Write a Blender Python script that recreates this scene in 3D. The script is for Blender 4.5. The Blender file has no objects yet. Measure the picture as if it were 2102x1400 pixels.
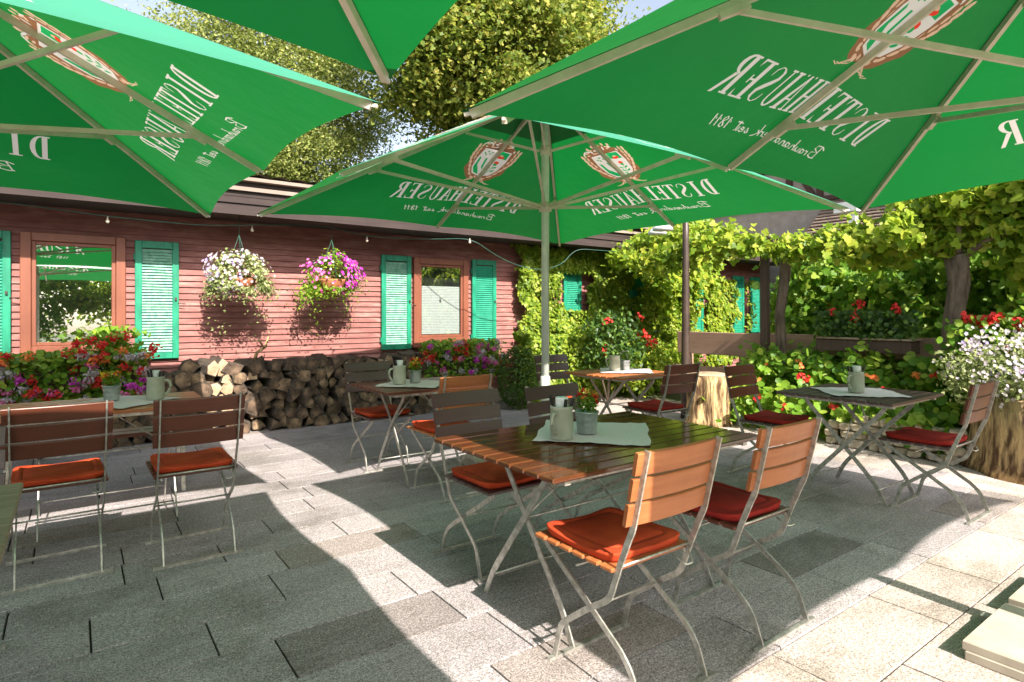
import bpy, math, random
import numpy as np
from math import radians as R, sin, cos, pi
from mathutils import Vector, Matrix
from mathutils.geometry import delaunay_2d_cdt
random.seed(7); rng = np.random.default_rng(11)
scene = bpy.context.scene
col = scene.collection

# ---------------------------------------------------------------- camera, sky, sun, exposure
CAM_AZ = R(36.15)
cd = bpy.data.cameras.new('camera'); cam = bpy.data.objects.new('camera', cd); col.objects.link(cam)
cam.location = (0, 0, 1.31); cam.rotation_euler = (R(90), 0, -CAM_AZ)
cd.sensor_width = 36; cd.lens = 1231.5/2102*36; cd.shift_y = -(700-640.9)/2102
cd.clip_start = .05; cd.clip_end = 500
scene.camera = cam
SUN_DIR = Vector((.108, 1.229, -1)).normalized()
world = bpy.data.worlds.new('World'); scene.world = world; world.use_nodes = True
wn = world.node_tree; sky = wn.nodes.new('ShaderNodeTexSky'); sky.sky_type = 'NISHITA'
sky.sun_disc = False; sky.sun_elevation = R(39); sky.sun_rotation = R(185); sky.dust_density = 3.0; sky.air_density = 1.0
hs_ = wn.nodes.new('ShaderNodeHueSaturation'); hs_.inputs['Saturation'].default_value = .6; wn.links.new(sky.outputs[0], hs_.inputs['Color']); wn.links.new(hs_.outputs[0], wn.nodes['Background'].inputs[0]); wn.nodes['Background'].inputs[1].default_value = .135
sl = bpy.data.lights.new('sun', 'SUN'); sl.energy = 5.0; sl.angle = R(.5); sl.color = (1, .93, .82)
sun = bpy.data.objects.new('sun', sl); col.objects.link(sun)
sun.rotation_euler = SUN_DIR.to_track_quat('-Z', 'Y').to_euler(); sun.location = (0, -10, 12)
scene.view_settings.view_transform = 'Standard'; scene.view_settings.look = 'None'
scene.view_settings.exposure = 1.25; scene.view_settings.gamma = 1
scene.render.engine = 'CYCLES'; scene.cycles.use_denoising = True
scene.cycles.max_bounces = 8; scene.cycles.transparent_max_bounces = 8
scene.cycles.sample_clamp_indirect = 6; scene.cycles.caustics_reflective = False

# ---------------------------------------------------------------- materials
def new_mat(name):
    m = bpy.data.materials.new(name); m.use_nodes = True
    nt = m.node_tree; b = nt.nodes['Principled BSDF']; return m, nt, b
def N(nt, t, **kw):
    n = nt.nodes.new(t)
    for k, v in kw.items():
        if k.startswith('i_'): n.inputs[k[2:]].default_value = v
        else: setattr(n, k, v)
    return n
def ramp(nt, stops, interp='LINEAR'):
    r = nt.nodes.new('ShaderNodeValToRGB'); r.color_ramp.interpolation = interp
    e = r.color_ramp.elements
    while len(e) < len(stops): e.new(.5)
    for el, (p, c) in zip(e, stops): el.position = p; el.color = (*c, 1)
    return r
def mix(nt, fac, a, b, mode='MIX'):
    n = nt.nodes.new('ShaderNodeMix'); n.data_type = 'RGBA'; n.blend_type = mode
    for s, v in ((n.inputs[0], fac), (n.inputs[6], a), (n.inputs[7], b)):
        if hasattr(v, 'links') or isinstance(v, bpy.types.NodeSocket): nt.links.new(v, s)
        elif isinstance(v, tuple): s.default_value = (*v, 1)
        else: s.default_value = v
    return n.outputs[2]
def coords(nt, scale=(1, 1, 1), obj=True):
    tc = nt.nodes.new('ShaderNodeTexCoord'); mp = nt.nodes.new('ShaderNodeMapping')
    mp.inputs['Scale'].default_value = scale
    nt.links.new(tc.outputs['Object' if obj else 'Generated'], mp.inputs[0]); return mp.outputs[0]
def noise(nt, vec, scale, detail=4, rough=.55):
    n = N(nt, 'ShaderNodeTexNoise', i_Scale=scale, i_Detail=detail, i_Roughness=rough)
    nt.links.new(vec, n.inputs['Vector']); return n.outputs[0]
def bump(nt, b, h, strength=.3, dist=.005):
    n = N(nt, 'ShaderNodeBump', i_Strength=strength, i_Distance=dist)
    nt.links.new(h, n.inputs['Height']); nt.links.new(n.outputs[0], b.inputs['Normal'])
def mottled(name, c1, c2, scale=8, rough=.7, metal=0, bstr=.2, stretch=(1, 1, 1), lo=.35, hi=.65, bd=.003, spec=.5):
    m, nt, b = new_mat(name); v = coords(nt, stretch); n = noise(nt, v, scale, 6, .6)
    r = ramp(nt, [(lo, c1), (hi, c2)]); nt.links.new(n, r.inputs[0]); nt.links.new(r.outputs[0], b.inputs['Base Color'])
    b.inputs['Roughness'].default_value = rough; b.inputs['Metallic'].default_value = metal
    b.inputs['Specular IOR Level'].default_value = spec
    if bstr: bump(nt, b, n, bstr, bd)
    return m
def wood(name, c1, c2, axis=0, rough=.5, scale=30, spec=.5, bs=.25):
    m, nt, b = new_mat(name); st = [1, 1, 1]; st[axis] = .06
    v = coords(nt, tuple(st)); n1 = noise(nt, v, scale, 6, .65); v2 = coords(nt, (1, 1, 1)); n2 = noise(nt, v2, 3, 3)
    r = ramp(nt, [(.3, c1), (.7, c2)]); nt.links.new(n1, r.inputs[0])
    c = mix(nt, n2, r.outputs[0], tuple(x*.62 for x in c1)); nt.links.new(c, b.inputs['Base Color'])
    b.inputs['Roughness'].default_value = rough; b.inputs['Specular IOR Level'].default_value = spec
    bump(nt, b, n1, bs, .002); return m
def leafmat(name, stops, trans=.4, rough=.45):
    m, nt, b = new_mat(name); g = nt.nodes.new('ShaderNodeNewGeometry')
    v = coords(nt); nz = noise(nt, v, 2.2, 2)
    ma = N(nt, 'ShaderNodeMath', operation='MULTIPLY_ADD'); ma.inputs[1].default_value = .6
    nt.links.new(g.outputs['Random Per Island'], ma.inputs[0])
    m2 = N(nt, 'ShaderNodeMath', operation='MULTIPLY'); m2.inputs[1].default_value = .42; nt.links.new(nz, m2.inputs[0]); nt.links.new(m2.outputs[0], ma.inputs[2])
    r = ramp(nt, stops); nt.links.new(ma.outputs[0], r.inputs[0]); nt.links.new(r.outputs[0], b.inputs['Base Color'])
    b.inputs['Roughness'].default_value = rough; b.inputs['Specular IOR Level'].default_value = .35
    t = nt.nodes.new('ShaderNodeBsdfTranslucent'); br = mix(nt, .5, r.outputs[0], (.35, .5, .05), 'MIX'); 
    nt.links.new(mix(nt, .6, r.outputs[0], br), t.inputs[0])
    ms = nt.nodes.new('ShaderNodeMixShader'); ms.inputs[0].default_value = trans
    nt.links.new(b.outputs[0], ms.inputs[1]); nt.links.new(t.outputs[0], ms.inputs[2])
    nt.links.new(ms.outputs[0], nt.nodes['Material Output'].inputs[0]); return m
def petal(name, c1, c2, trans=.3):
    m, nt, b = new_mat(name); g = nt.nodes.new('ShaderNodeNewGeometry'); r = ramp(nt, [(0, c1), (1, c2)])
    nt.links.new(g.outputs['Random Per Island'], r.inputs[0]); nt.links.new(r.outputs[0], b.inputs['Base Color'])
    b.inputs['Roughness'].default_value = .6
    t = nt.nodes.new('ShaderNodeBsdfTranslucent'); nt.links.new(r.outputs[0], t.inputs[0])
    ms = nt.nodes.new('ShaderNodeMixShader'); ms.inputs[0].default_value = trans
    nt.links.new(b.outputs[0], ms.inputs[1]); nt.links.new(t.outputs[0], ms.inputs[2])
    nt.links.new(ms.outputs[0], nt.nodes['Material Output'].inputs[0]); return m
def fabric(name, refl, trans, tw=.5, rough=.6, under=None):
    m, nt, b = new_mat(name); v = coords(nt)
    n = noise(nt, v, 1.6, 3); c = mix(nt, n, refl, tuple(x*.85 for x in refl))
    if under:   # one cloth: sunlit wash put into the lighter top colour, underside deeper
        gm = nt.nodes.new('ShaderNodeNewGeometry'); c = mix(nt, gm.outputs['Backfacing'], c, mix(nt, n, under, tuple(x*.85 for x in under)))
    nt.links.new(c, b.inputs['Base Color'])
    b.inputs['Roughness'].default_value = rough; b.inputs['Specular IOR Level'].default_value = .3
    b.inputs['Sheen Weight'].default_value = .1; wr = noise(nt, coords(nt, (1, 1, .3)), 2.6, 4, .5); bump(nt, b, wr, .5, .05)
    t = nt.nodes.new('ShaderNodeBsdfTranslucent'); ct = mix(nt, n, trans, tuple(x*.85 for x in trans)); nt.links.new(ct, t.inputs[0])
    ms = nt.nodes.new('ShaderNodeMixShader'); ms.inputs[0].default_value = tw
    nt.links.new(b.outputs[0], ms.inputs[1]); nt.links.new(t.outputs[0], ms.inputs[2])
    nt.links.new(ms.outputs[0], nt.nodes['Material Output'].inputs[0]); return m
M = {}
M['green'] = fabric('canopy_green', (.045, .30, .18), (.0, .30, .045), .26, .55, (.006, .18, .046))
M['print'] = fabric('print_white', (.62, .60, .56), (.8, .74, .68), .3)
M['p_brown'] = fabric('print_brown', (.22, .10, .05), (.32, .14, .06), .3)
M['p_tan'] = fabric('print_tan', (.62, .42, .28), (.8, .52, .36), .3)
M['p_red'] = fabric('print_red', (.6, .03, .02), (.9, .05, .02), .3)
M['p_green'] = fabric('print_leaf', (.0, .3, .1), (.0, .42, .1), .3)
M['seam'] = fabric('seam_green', (.05, .25, .15), (.0, .08, .01), .2, .6, (.01, .10, .03))
M['rib'] = mottled('rib_cream', (.50, .46, .36), (.62, .57, .46), 12, .42, 0, .05)
M['pole'] = mottled('pole_white', (.55, .58, .54), (.68, .70, .66), 10, .3, .1, .03)
M['steel'] = mottled('galvanised', (.33, .32, .285), (.62, .60, .55), 34, .40, .65, .15)
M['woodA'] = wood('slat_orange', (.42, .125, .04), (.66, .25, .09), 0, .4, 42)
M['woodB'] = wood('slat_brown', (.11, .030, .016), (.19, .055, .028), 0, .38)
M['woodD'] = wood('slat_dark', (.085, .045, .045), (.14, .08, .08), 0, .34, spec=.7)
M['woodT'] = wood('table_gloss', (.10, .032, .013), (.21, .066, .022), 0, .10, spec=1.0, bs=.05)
M['woodW'] = wood('slat_weathered', (.30, .22, .15), (.44, .34, .25), 0, .5)
M['cush'] = mottled('cushion_orange', (.38, .040, .014), (.56, .075, .024), 6, .85, 0, .2, bd=.006, spec=.2)
M['cushR'] = mottled('cushion_red', (.25, .016, .014), (.36, .028, .02), 6, .85, 0, .2, bd=.006, spec=.2)
M['cloth'] = mottled('napkin_cloth', (.74, .63, .65), (.82, .71, .73), 60, .8, 0, .15)
M['stone_mug'] = mottled('stoneware', (.36, .38, .29), (.46, .47, .38), 14, .35, 0, .05)
M['zinc'] = mottled('zinc', (.35, .38, .38), (.60, .63, .62), 9, .3, .8, .05)
M['white'] = mottled('white_paper', (.75, .76, .76), (.82, .82, .82), 20, .8, 0, .05)
M['black'] = mottled('black_plastic', (.015, .015, .015), (.03, .03, .03), 20, .4, 0, 0)
M['shut'] = mottled('shutter_paint', (.0, .15, .085), (.012, .27, .155), 11, .5, 0, .2, (1, 1, .3))
M['shutP'] = mottled('shutter_louver', (.01, .23, .14), (.03, .30, .19), 9, .5, 0, .1)
M['louvP'] = mottled('louver_faded', (.10, .30, .21), (.24, .46, .36), 17, .6, 0, .1)
M['frame'] = wood('window_frame', (.22, .066, .036), (.31, .10, .055), 2, .5)
M['soil'] = mottled('soil', (.03, .02, .012), (.07, .05, .03), 30, .9)
M['terra'] = mottled('terracotta', (.35, .12, .05), (.45, .17, .08), 20, .8)
M['concrete'] = mottled('slab_concrete', (.36, .31, .25), (.50, .44, .36), 5, .85, 0, .25)
M['fence'] = wood('fence_board', (.40, .24, .17), (.55, .36, .26), 1, .8)
M['fenceD'] = wood('fence_dark', (.07, .045, .035), (.13, .08, .06), 2, .8)
M['postD'] = mottled('post_brown', (.035, .022, .018), (.07, .045, .035), 6, .45, 0, .1)
M['bark'] = mottled('bark', (.05, .033, .022), (.20, .15, .11), 14, .95, 0, .9, (1, 1, .22), .35, .68, .02)
M['barkW'] = mottled('bark_warm', (.09, .045, .018), (.58, .40, .20), 17, .9, 0, 1.0, (1, 1, .2), .40, .60, .06)
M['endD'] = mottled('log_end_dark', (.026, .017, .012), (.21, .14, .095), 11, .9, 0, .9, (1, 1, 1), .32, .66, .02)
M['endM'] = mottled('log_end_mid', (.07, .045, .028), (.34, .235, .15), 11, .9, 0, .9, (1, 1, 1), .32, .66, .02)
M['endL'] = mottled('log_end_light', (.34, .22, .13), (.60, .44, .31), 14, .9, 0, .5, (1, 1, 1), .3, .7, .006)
M['logB'] = mottled('log_bark', (.03, .022, .017), (.10, .075, .055), 22, .95, 0, .8, (1, .3, 1), .3, .7, .01)
M['drystone'] = mottled('dry_stone', (.30, .24, .17), (.56, .48, .38), 9, .9, 0, .6, (1, 1, 1), .35, .65, .01)
M['plaster'] = mottled('plaster', (.26, .23, .20), (.34, .31, .27), 5, .9)
M['timber'] = wood('timber', (.06, .03, .02), (.10, .05, .04), 2, .8)
M['shingle'] = mottled('shingle', (.13, .095, .075), (.30, .225, .18), 24, .9, 0, .6, (1, .25, 1), .35, .65)
M['roofE'] = wood('roof_edge', (.27, .205, .17), (.40, .315, .265), 0, .8)
M['soffit'] = wood('eave_board', (.030, .018, .016), (.065, .040, .038), 0, .8)
M['dark'] = mottled('dark_interior', (.012, .012, .012), (.02, .02, .018), 4, .9, 0, 0)
M['lampW'] = mottled('lamp_enamel', (.55, .56, .55), (.66, .66, .65), 8, .35, 0, 0)
M['cable'] = mottled('cable_green', (.012, .05, .035), (.02, .08, .055), 8, .5, 0, 0)
M['bulb'] = mottled('frosted_bulb', (.35, .3, .25), (.45, .4, .33), 8, .3, 0, 0)
M['ground'] = mottled('earth_ground', (.05, .07, .025), (.12, .11, .06), .8, .95, 0, .3)
M['joint'] = mottled('joint_sand', (.018, .018, .013), (.035, .033, .024), 40, .95)
M['leafIvy'] = leafmat('leaf_ivy', [(.15, (.06, .14, .012)), (.5, (.23, .34, .028)), (.85, (.50, .55, .08))], .5)
M['leafVine'] = leafmat('leaf_vine', [(.15, (.08, .17, .012)), (.45, (.25, .38, .03)), (.85, (.58, .60, .08))], .58)
M['leafDark'] = leafmat('leaf_dark', [(.15, (.018, .05, .012)), (.5, (.05, .12, .022)), (.85, (.17, .28, .05))], .4)
M['leafMid'] = leafmat('leaf_mid', [(.15, (.06, .17, .016)), (.5, (.18, .36, .035)), (.85, (.44, .56, .08))], .6)
M['leafBright'] = leafmat('leaf_bright', [(.15, (.07, .17, .012)), (.5, (.19, .36, .03)), (.85, (.44, .52, .07))], .45)
M['leafPale'] = leafmat('leaf_pale', [(.15, (.10, .15, .04)), (.5, (.28, .33, .12)), (.85, (.50, .52, .25))], .35)
M['leafTree'] = leafmat('leaf_maple', [(.12, (.05, .09, .02)), (.42, (.18, .25, .045)), (.70, (.40, .40, .08)), (.95, (.60, .48, .14))], .5)
M['leafTree2'] = leafmat('leaf_olive', [(.15, (.08, .12, .025)), (.5, (.26, .31, .08)), (.85, (.50, .50, .18))], .45)
M['petR'] = petal('petal_red', (.55, .01, .01), (.8, .05, .03)); M['petP'] = petal('petal_pink', (.65, .07, .30), (.8, .25, .5))
M['petM'] = petal('petal_magenta', (.52, .02, .42), (.75, .10, .62)); M['petW'] = petal('petal_white', (.42, .34, .41), (.56, .53, .50))
M['petL'] = petal('petal_lilac', (.38, .28, .58), (.58, .50, .68)); M['petO'] = petal('petal_orange', (.80, .16, .03), (.85, .35, .08))
M['petY'] = petal('petal_yellow', (.85, .48, .03), (.9, .65, .06))
for k_ in ('endD', 'endM', 'endL'):
    nt_ = M[k_].node_tree; b_ = nt_.nodes['Principled BSDF']; src = b_.inputs['Base Color'].links[0].from_socket
    w_ = N(nt_, 'ShaderNodeTexWave', wave_type='RINGS', rings_direction='Y', i_Scale=26.0, i_Distortion=3.0); nt_.links.new(coords(nt_), w_.inputs['Vector'])
    r_ = ramp(nt_, [(.2, (.68, .64, .6)), (.7, (1.15, 1.12, 1.1))]); nt_.links.new(w_.outputs[0], r_.inputs[0]); nt_.links.new(mix(nt_, 1.0, src, r_.outputs[0], 'MULTIPLY'), b_.inputs['Base Color'])
def cladding_mat():
    m, nt, b = new_mat('red_cladding'); v = coords(nt, (.25, 1, 1)); n = noise(nt, v, 16, 6, .65)
    v2 = coords(nt, (.8, 1, 14.7)); n2 = noise(nt, v2, 1.0, 2)
    r = ramp(nt, [(.3, (.15, .052, .046)), (.5, (.28, .11, .098)), (.70, (.46, .25, .22))]); nt.links.new(n, r.inputs[0])
    c = mix(nt, n2, r.outputs[0], (.21, .075, .066)); nt.links.new(c, b.inputs['Base Color']); b.inputs['Roughness'].default_value = .75
    bump(nt, b, n, .35, .003); return m
M['clad'] = cladding_mat()
def glass_mat(name, refl):
    m, nt, b = new_mat(name); g = N(nt, 'ShaderNodeBsdfGlossy'); g.inputs['Roughness'].default_value = .01; g.inputs[0].default_value = (.9, .95, .92, 1)
    t = nt.nodes.new('ShaderNodeBsdfTransparent'); t.inputs[0].default_value = (.75, .8, .78, 1)
    ms = nt.nodes.new('ShaderNodeMixShader'); ms.inputs[0].default_value = refl
    nt.links.new(t.outputs[0], ms.inputs[1]); nt.links.new(g.outputs[0], ms.inputs[2]); nt.links.new(ms.outputs[0], nt.nodes['Material Output'].inputs[0]); return m
M['glass'] = glass_mat('window_glass', .6); M['glass2'] = glass_mat('window_glass_thin', .25)
def granite_mat():
    m, nt, b = new_mat('granite'); a = N(nt, 'ShaderNodeAttribute', attribute_name='tint'); v = coords(nt)
    f = noise(nt, v, 150, 3, .7); g = noise(nt, v, 60, 3, .8); big = noise(nt, v, 2.5, 3); st = coords(nt, (.35, 1, 1)); ns = noise(nt, st, 9, 5, .7)
    sp = ramp(nt, [(.36, (.30, .30, .30)), (.5, (.92, .92, .92)), (.64, (1.45, 1.42, 1.4))]); nt.links.new(f, sp.inputs[0])
    sp2 = ramp(nt, [(.35, (.62, .62, .62)), (.62, (1.22, 1.22, 1.22))]); nt.links.new(g, sp2.inputs[0])
    st2 = ramp(nt, [(.3, (.82, .80, .78)), (.7, (1.12, 1.12, 1.12))]); nt.links.new(ns, st2.inputs[0])
    c = mix(nt, 1.0, a.outputs['Color'], sp.outputs[0], 'MULTIPLY'); c = mix(nt, 1.0, c, sp2.outputs[0], 'MULTIPLY'); c = mix(nt, 1.0, c, st2.outputs[0], 'MULTIPLY')
    sn = noise(nt, coords(nt), 1.3, 6, .7); sr = ramp(nt, [(.36, (.66, .66, .62)), (.50, (1, 1, 1)), (.75, (1.08, 1.07, 1.06))]); nt.links.new(sn, sr.inputs[0]); c = mix(nt, 1.0, c, sr.outputs[0], 'MULTIPLY')
    dn = noise(nt, coords(nt), 7, 5, .75); dr = ramp(nt, [(.30, (.55, .56, .50)), (.38, (1, 1, 1))]); nt.links.new(dn, dr.inputs[0]); c = mix(nt, .7, c, dr.outputs[0], 'MULTIPLY')
    nt.links.new(c, b.inputs['Base Color']); b.inputs['Roughness'].default_value = .72; bump(nt, b, f, .25, .002); return m
M['granite'] = granite_mat()

# ---------------------------------------------------------------- mesh helpers
class MB:
    def __init__(s): s.v = []; s.f = []; s.m = []; s.sm = []
    def add(s, vs, fs, mi=0, smooth=False):
        o = len(s.v); s.v += [tuple(v) for v in vs]; s.f += [tuple(i+o for i in f) for f in fs]; s.m += [mi]*len(fs); s.sm += [smooth]*len(fs); return s
    def box(s, x0, x1, y0, y1, z0, z1, mi=0, bev=0):
        if bev:
            b = min(bev, (x1-x0)/3, (y1-y0)/3, (z1-z0)/3); vs = []; 
            for z, i in ((z0, b), (z0+b, 0), (z1-b, 0), (z1, b)):
                xa, xb, ya, yb = x0+i, x1-i, y0+i, y1-i; c = b if i == 0 else 0
                if c: vs += [(xa+c, ya, z), (xb-c, ya, z), (xb, ya+c, z), (xb, yb-c, z), (xb-c, yb, z), (xa+c, yb, z), (xa, yb-c, z), (xa, ya+c, z)]
                else: vs += [(xa, ya, z), (xb, ya, z), (xb, ya, z), (xb, yb, z), (xb, yb, z), (xa, yb, z), (xa, yb, z), (xa, ya, z)]
            fs = [tuple(range(7, -1, -1)), tuple(range(24, 32))]
            for k in range(3):
                for j in range(8): fs.append((k*8+j, k*8+(j+1) % 8, k*8+8+(j+1) % 8, k*8+8+j))
            return s.add(vs, fs, mi)
        vs = [(x, y, z) for z in (z0, z1) for x, y in ((x0, y0), (x1, y0), (x1, y1), (x0, y1))]
        return s.add(vs, [(3, 2, 1, 0), (4, 5, 6, 7), (0, 1, 5, 4), (1, 2, 6, 5), (2, 3, 7, 6), (3, 0, 4, 7)], mi)
    def sweep(s, pts, prof, up, mi=0, smooth=False, scales=None):
        # sweep a closed 2-D profile (a along up, b along side) along pts
        pts = [Vector(p) for p in pts]; n = len(pts); k = len(prof); vs = []
        for i, p in enumerate(pts):
            t = (pts[min(i+1, n-1)]-pts[max(i-1, 0)]).normalized(); U = Vector(up)
            if abs(t.dot(U.normalized())) > .98: U = Vector((1, .1, 0))
            sd = t.cross(U).normalized(); u2 = sd.cross(t).normalized(); sc = scales[i] if scales else 1
            mt = 1
            if 0 < i < n-1:
                a = (pts[i]-pts[i-1]).normalized(); b2 = (pts[i+1]-pts[i]).normalized(); mt = 1/max(.6, math.sqrt(max(.01, (1+a.dot(b2))/2)))
            for a, b in prof: vs.append(p+(u2*a*mt+sd*b)*sc)
        fs = [tuple(range(k)), tuple(range(n*k-1, (n-1)*k-1, -1))]
        for i in range(n-1):
            for j in range(k): fs.append((i*k+j, i*k+k+j, i*k+k+(j+1) % k, i*k+(j+1) % k))
        return s.add(vs, fs, mi, smooth)
    def tube(s, pts, r, seg=8, mi=0, scales=None, up=(0, 0, 1)):
        return s.sweep(pts, [(r*cos(2*pi*i/seg), r*sin(2*pi*i/seg)) for i in range(seg)], up, mi, True, scales)
    def bar(s, pts, w, t, up, mi=0):  # w along up-plane, t along side
        return s.sweep(pts, [(-w/2, -t/2), (w/2, -t/2), (w/2, t/2), (-w/2, t/2)], up, mi)
    def lathe(s, prof, c=(0, 0, 0), seg=20, mi=0, wob=0, smooth=True, seed=0):
        rr = random.Random(seed); ph = [rr.uniform(0, 6.28) for _ in range(4)]; vs = []
        for r, z in prof:
            for i in range(seg):
                a = 2*pi*i/seg; q = r*(1+wob*(sin(3*a+ph[0])*.5+sin(5*a+ph[1])*.3+sin(8*a+ph[2]+z*3)*.35)); vs.append((c[0]+q*cos(a), c[1]+q*sin(a), c[2]+z))
        fs = [tuple(range(seg-1, -1, -1)), tuple(range((len(prof)-1)*seg, len(prof)*seg))]
        for k in range(len(prof)-1):
            for i in range(seg): fs.append((k*seg+i, k*seg+(i+1) % seg, (k+1)*seg+(i+1) % seg, (k+1)*seg+i))
        return s.add(vs, fs, mi, smooth)
    def build(s, name, mats, parent=None, loc=None):
        me = bpy.data.meshes.new(name); me.from_pydata(s.v, [], s.f)
        for m in (mats if isinstance(mats, (list, tuple)) else [mats]): me.materials.append(m)
        me.polygons.foreach_set('material_index', s.m); me.polygons.foreach_set('use_smooth', s.sm); me.update()
        o = bpy.data.objects.new(name, me); col.objects.link(o)
        if parent: o.parent = parent
        if loc: o.location = loc
        return o
def tag(o, label=None, cat=None, group=None, kind=None):
    for k, v in (('label', label), ('category', cat), ('group', group), ('kind', kind)):
        if v: o[k] = v
    return o
def empty(name, loc, rz=0, label=None, cat=None, group=None):
    o = bpy.data.objects.new(name, None); col.objects.link(o); o.location = loc; o.rotation_euler = (0, 0, rz); o.empty_display_size = .1
    return tag(o, label, cat, group)
def kids(o): return [c for c in bpy.data.objects if c.parent == o]
def copy_tree(o, parent=None):
    c = o.copy(); col.objects.link(c); c.parent = parent
    for ch in list(o.children): copy_tree(ch, c)
    return c
def place(proto, used, loc, rz, label, group=None):
    o = proto if not used else copy_tree(proto)
    o.location = loc; o.rotation_euler = (0, 0, rz); o['label'] = label
    if group: o['group'] = group
    return o
def rounded(pts, r=.03, n=3):
    pts = [Vector(p) for p in pts]; out = [pts[0]]
    for i in range(1, len(pts)-1):
        a, b, c = pts[i-1], pts[i], pts[i+1]; d = min(r, (a-b).length*.45, (c-b).length*.45)
        p, q = b+(a-b).normalized()*d, b+(c-b).normalized()*d
        for k in range(n+1):
            t = k/n; out.append(p*(1-t)**2+b*2*t*(1-t)+q*t*t)
    out.append(pts[-1]); return out

SHAPES = {
 'kite': ([(0, 0, 0), (.28, .45, .06), (0, 1, 0), (-.28, .45, .06)], [(0, 1, 2), (0, 2, 3)]),
 'ivy': ([(0, 0, 0), (.42, .12, .06), (.30, .5, .05), (0, 1, -.04), (-.30, .5, .05), (-.42, .12, .06)], [(0, 1, 2), (0, 2, 3), (0, 3, 4), (0, 4, 5)]),
 'vine': ([(0, .05, .0), (.36, -.12, .05), (.55, .28, .08), (.30, .48, .02), (.36, .80, .08), (0, 1.05, -.06), (-.36, .80, .08), (-.30, .48, .02), (-.55, .28, .08), (-.36, -.12, .05)],
          [(0, 1, 2), (0, 2, 3), (0, 3, 4), (0, 4, 5), (0, 5, 6), (0, 6, 7), (0, 7, 8), (0, 8, 9)]),
 'round': ([(0, 0, -.08)]+[(.5*cos(a), .5*sin(a), .03) for a in np.arange(7)*2*pi/7], [(0, i+1, (i+1) % 7+1) for i in range(7)]),
 'flower': ([(0, 0, -.12)]+[(q*cos(a), q*sin(a), .05) for a, q in zip(np.arange(10)*2*pi/10, [.5, .36]*5)], [(0, i+1, (i+1) % 10+1) for i in range(10)]),
}
def scatter(name, P, Nn, size, shape, mat, parent=None, kind=None):
    P = np.asarray(P, float); n = len(P); tv, tf = SHAPES[shape]; tv = np.array(tv, float); tf = np.array(tf)
    Nn = Nn/np.linalg.norm(Nn, axis=1, keepdims=True)
    a = rng.normal(size=(n, 3)); a -= (a*Nn).sum(1)[:, None]*Nn; a /= np.linalg.norm(a, axis=1, keepdims=True)
    if shape in ('vine', 'ivy'):   # leaf tips hang down
        dn = np.array([0, 0, -1.])-(Nn*np.array([0, 0, -1.])).sum(1)[:, None]*Nn; a = a*.75+dn; a -= (a*Nn).sum(1)[:, None]*Nn; a /= np.linalg.norm(a, axis=1, keepdims=True)+1e-9
    b = np.cross(a, Nn); sz = np.broadcast_to(size, (n,))
    V = P[:, None, :]+sz[:, None, None]*(tv[None, :, 0:1]*b[:, None, :]+tv[None, :, 1:2]*a[:, None, :]+tv[None, :, 2:3]*Nn[:, None, :])
    F = tf[None]+(np.arange(n)*len(tv))[:, None, None]
    V = V.reshape(-1, 3); F = F.reshape(-1)
    me = bpy.data.meshes.new(name); me.vertices.add(len(V)); me.vertices.foreach_set('co', V.ravel())
    nf = len(F)//3; me.loops.add(len(F)); me.loops.foreach_set('vertex_index', F.astype(np.int32)); me.polygons.add(nf)
    me.polygons.foreach_set('loop_start', np.arange(0, len(F), 3, dtype=np.int32)); me.materials.append(mat)
    me.update(calc_edges=True); me.validate()
    o = bpy.data.objects.new(name, me); col.objects.link(o)
    if parent: o.parent = parent
    if kind: o['kind'] = kind
    return o
def rdir(n, bias=(0, 0, 0), s=1.0): return rng.normal(size=(n, 3))*s+np.array(bias, float)
def blob(n, c, r, shell=.6):
    d = rng.normal(size=(n, 3)); d /= np.linalg.norm(d, axis=1, keepdims=True); q = shell+(1-shell)*rng.random(n)**.7
    return np.array(c)+d*np.array(r)*q[:, None], d
def clumped(n, c, r, nc, cr, shell=.75, zmin=-9):
    cc, d = blob(nc, c, r, shell); k = rng.integers(0, nc, n); off = rng.normal(size=(n, 3))*cr
    P = cc[k]+off*(.6+.8*rng.random(nc))[k][:, None]; P = P[P[:, 2] > zmin]; return P

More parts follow.
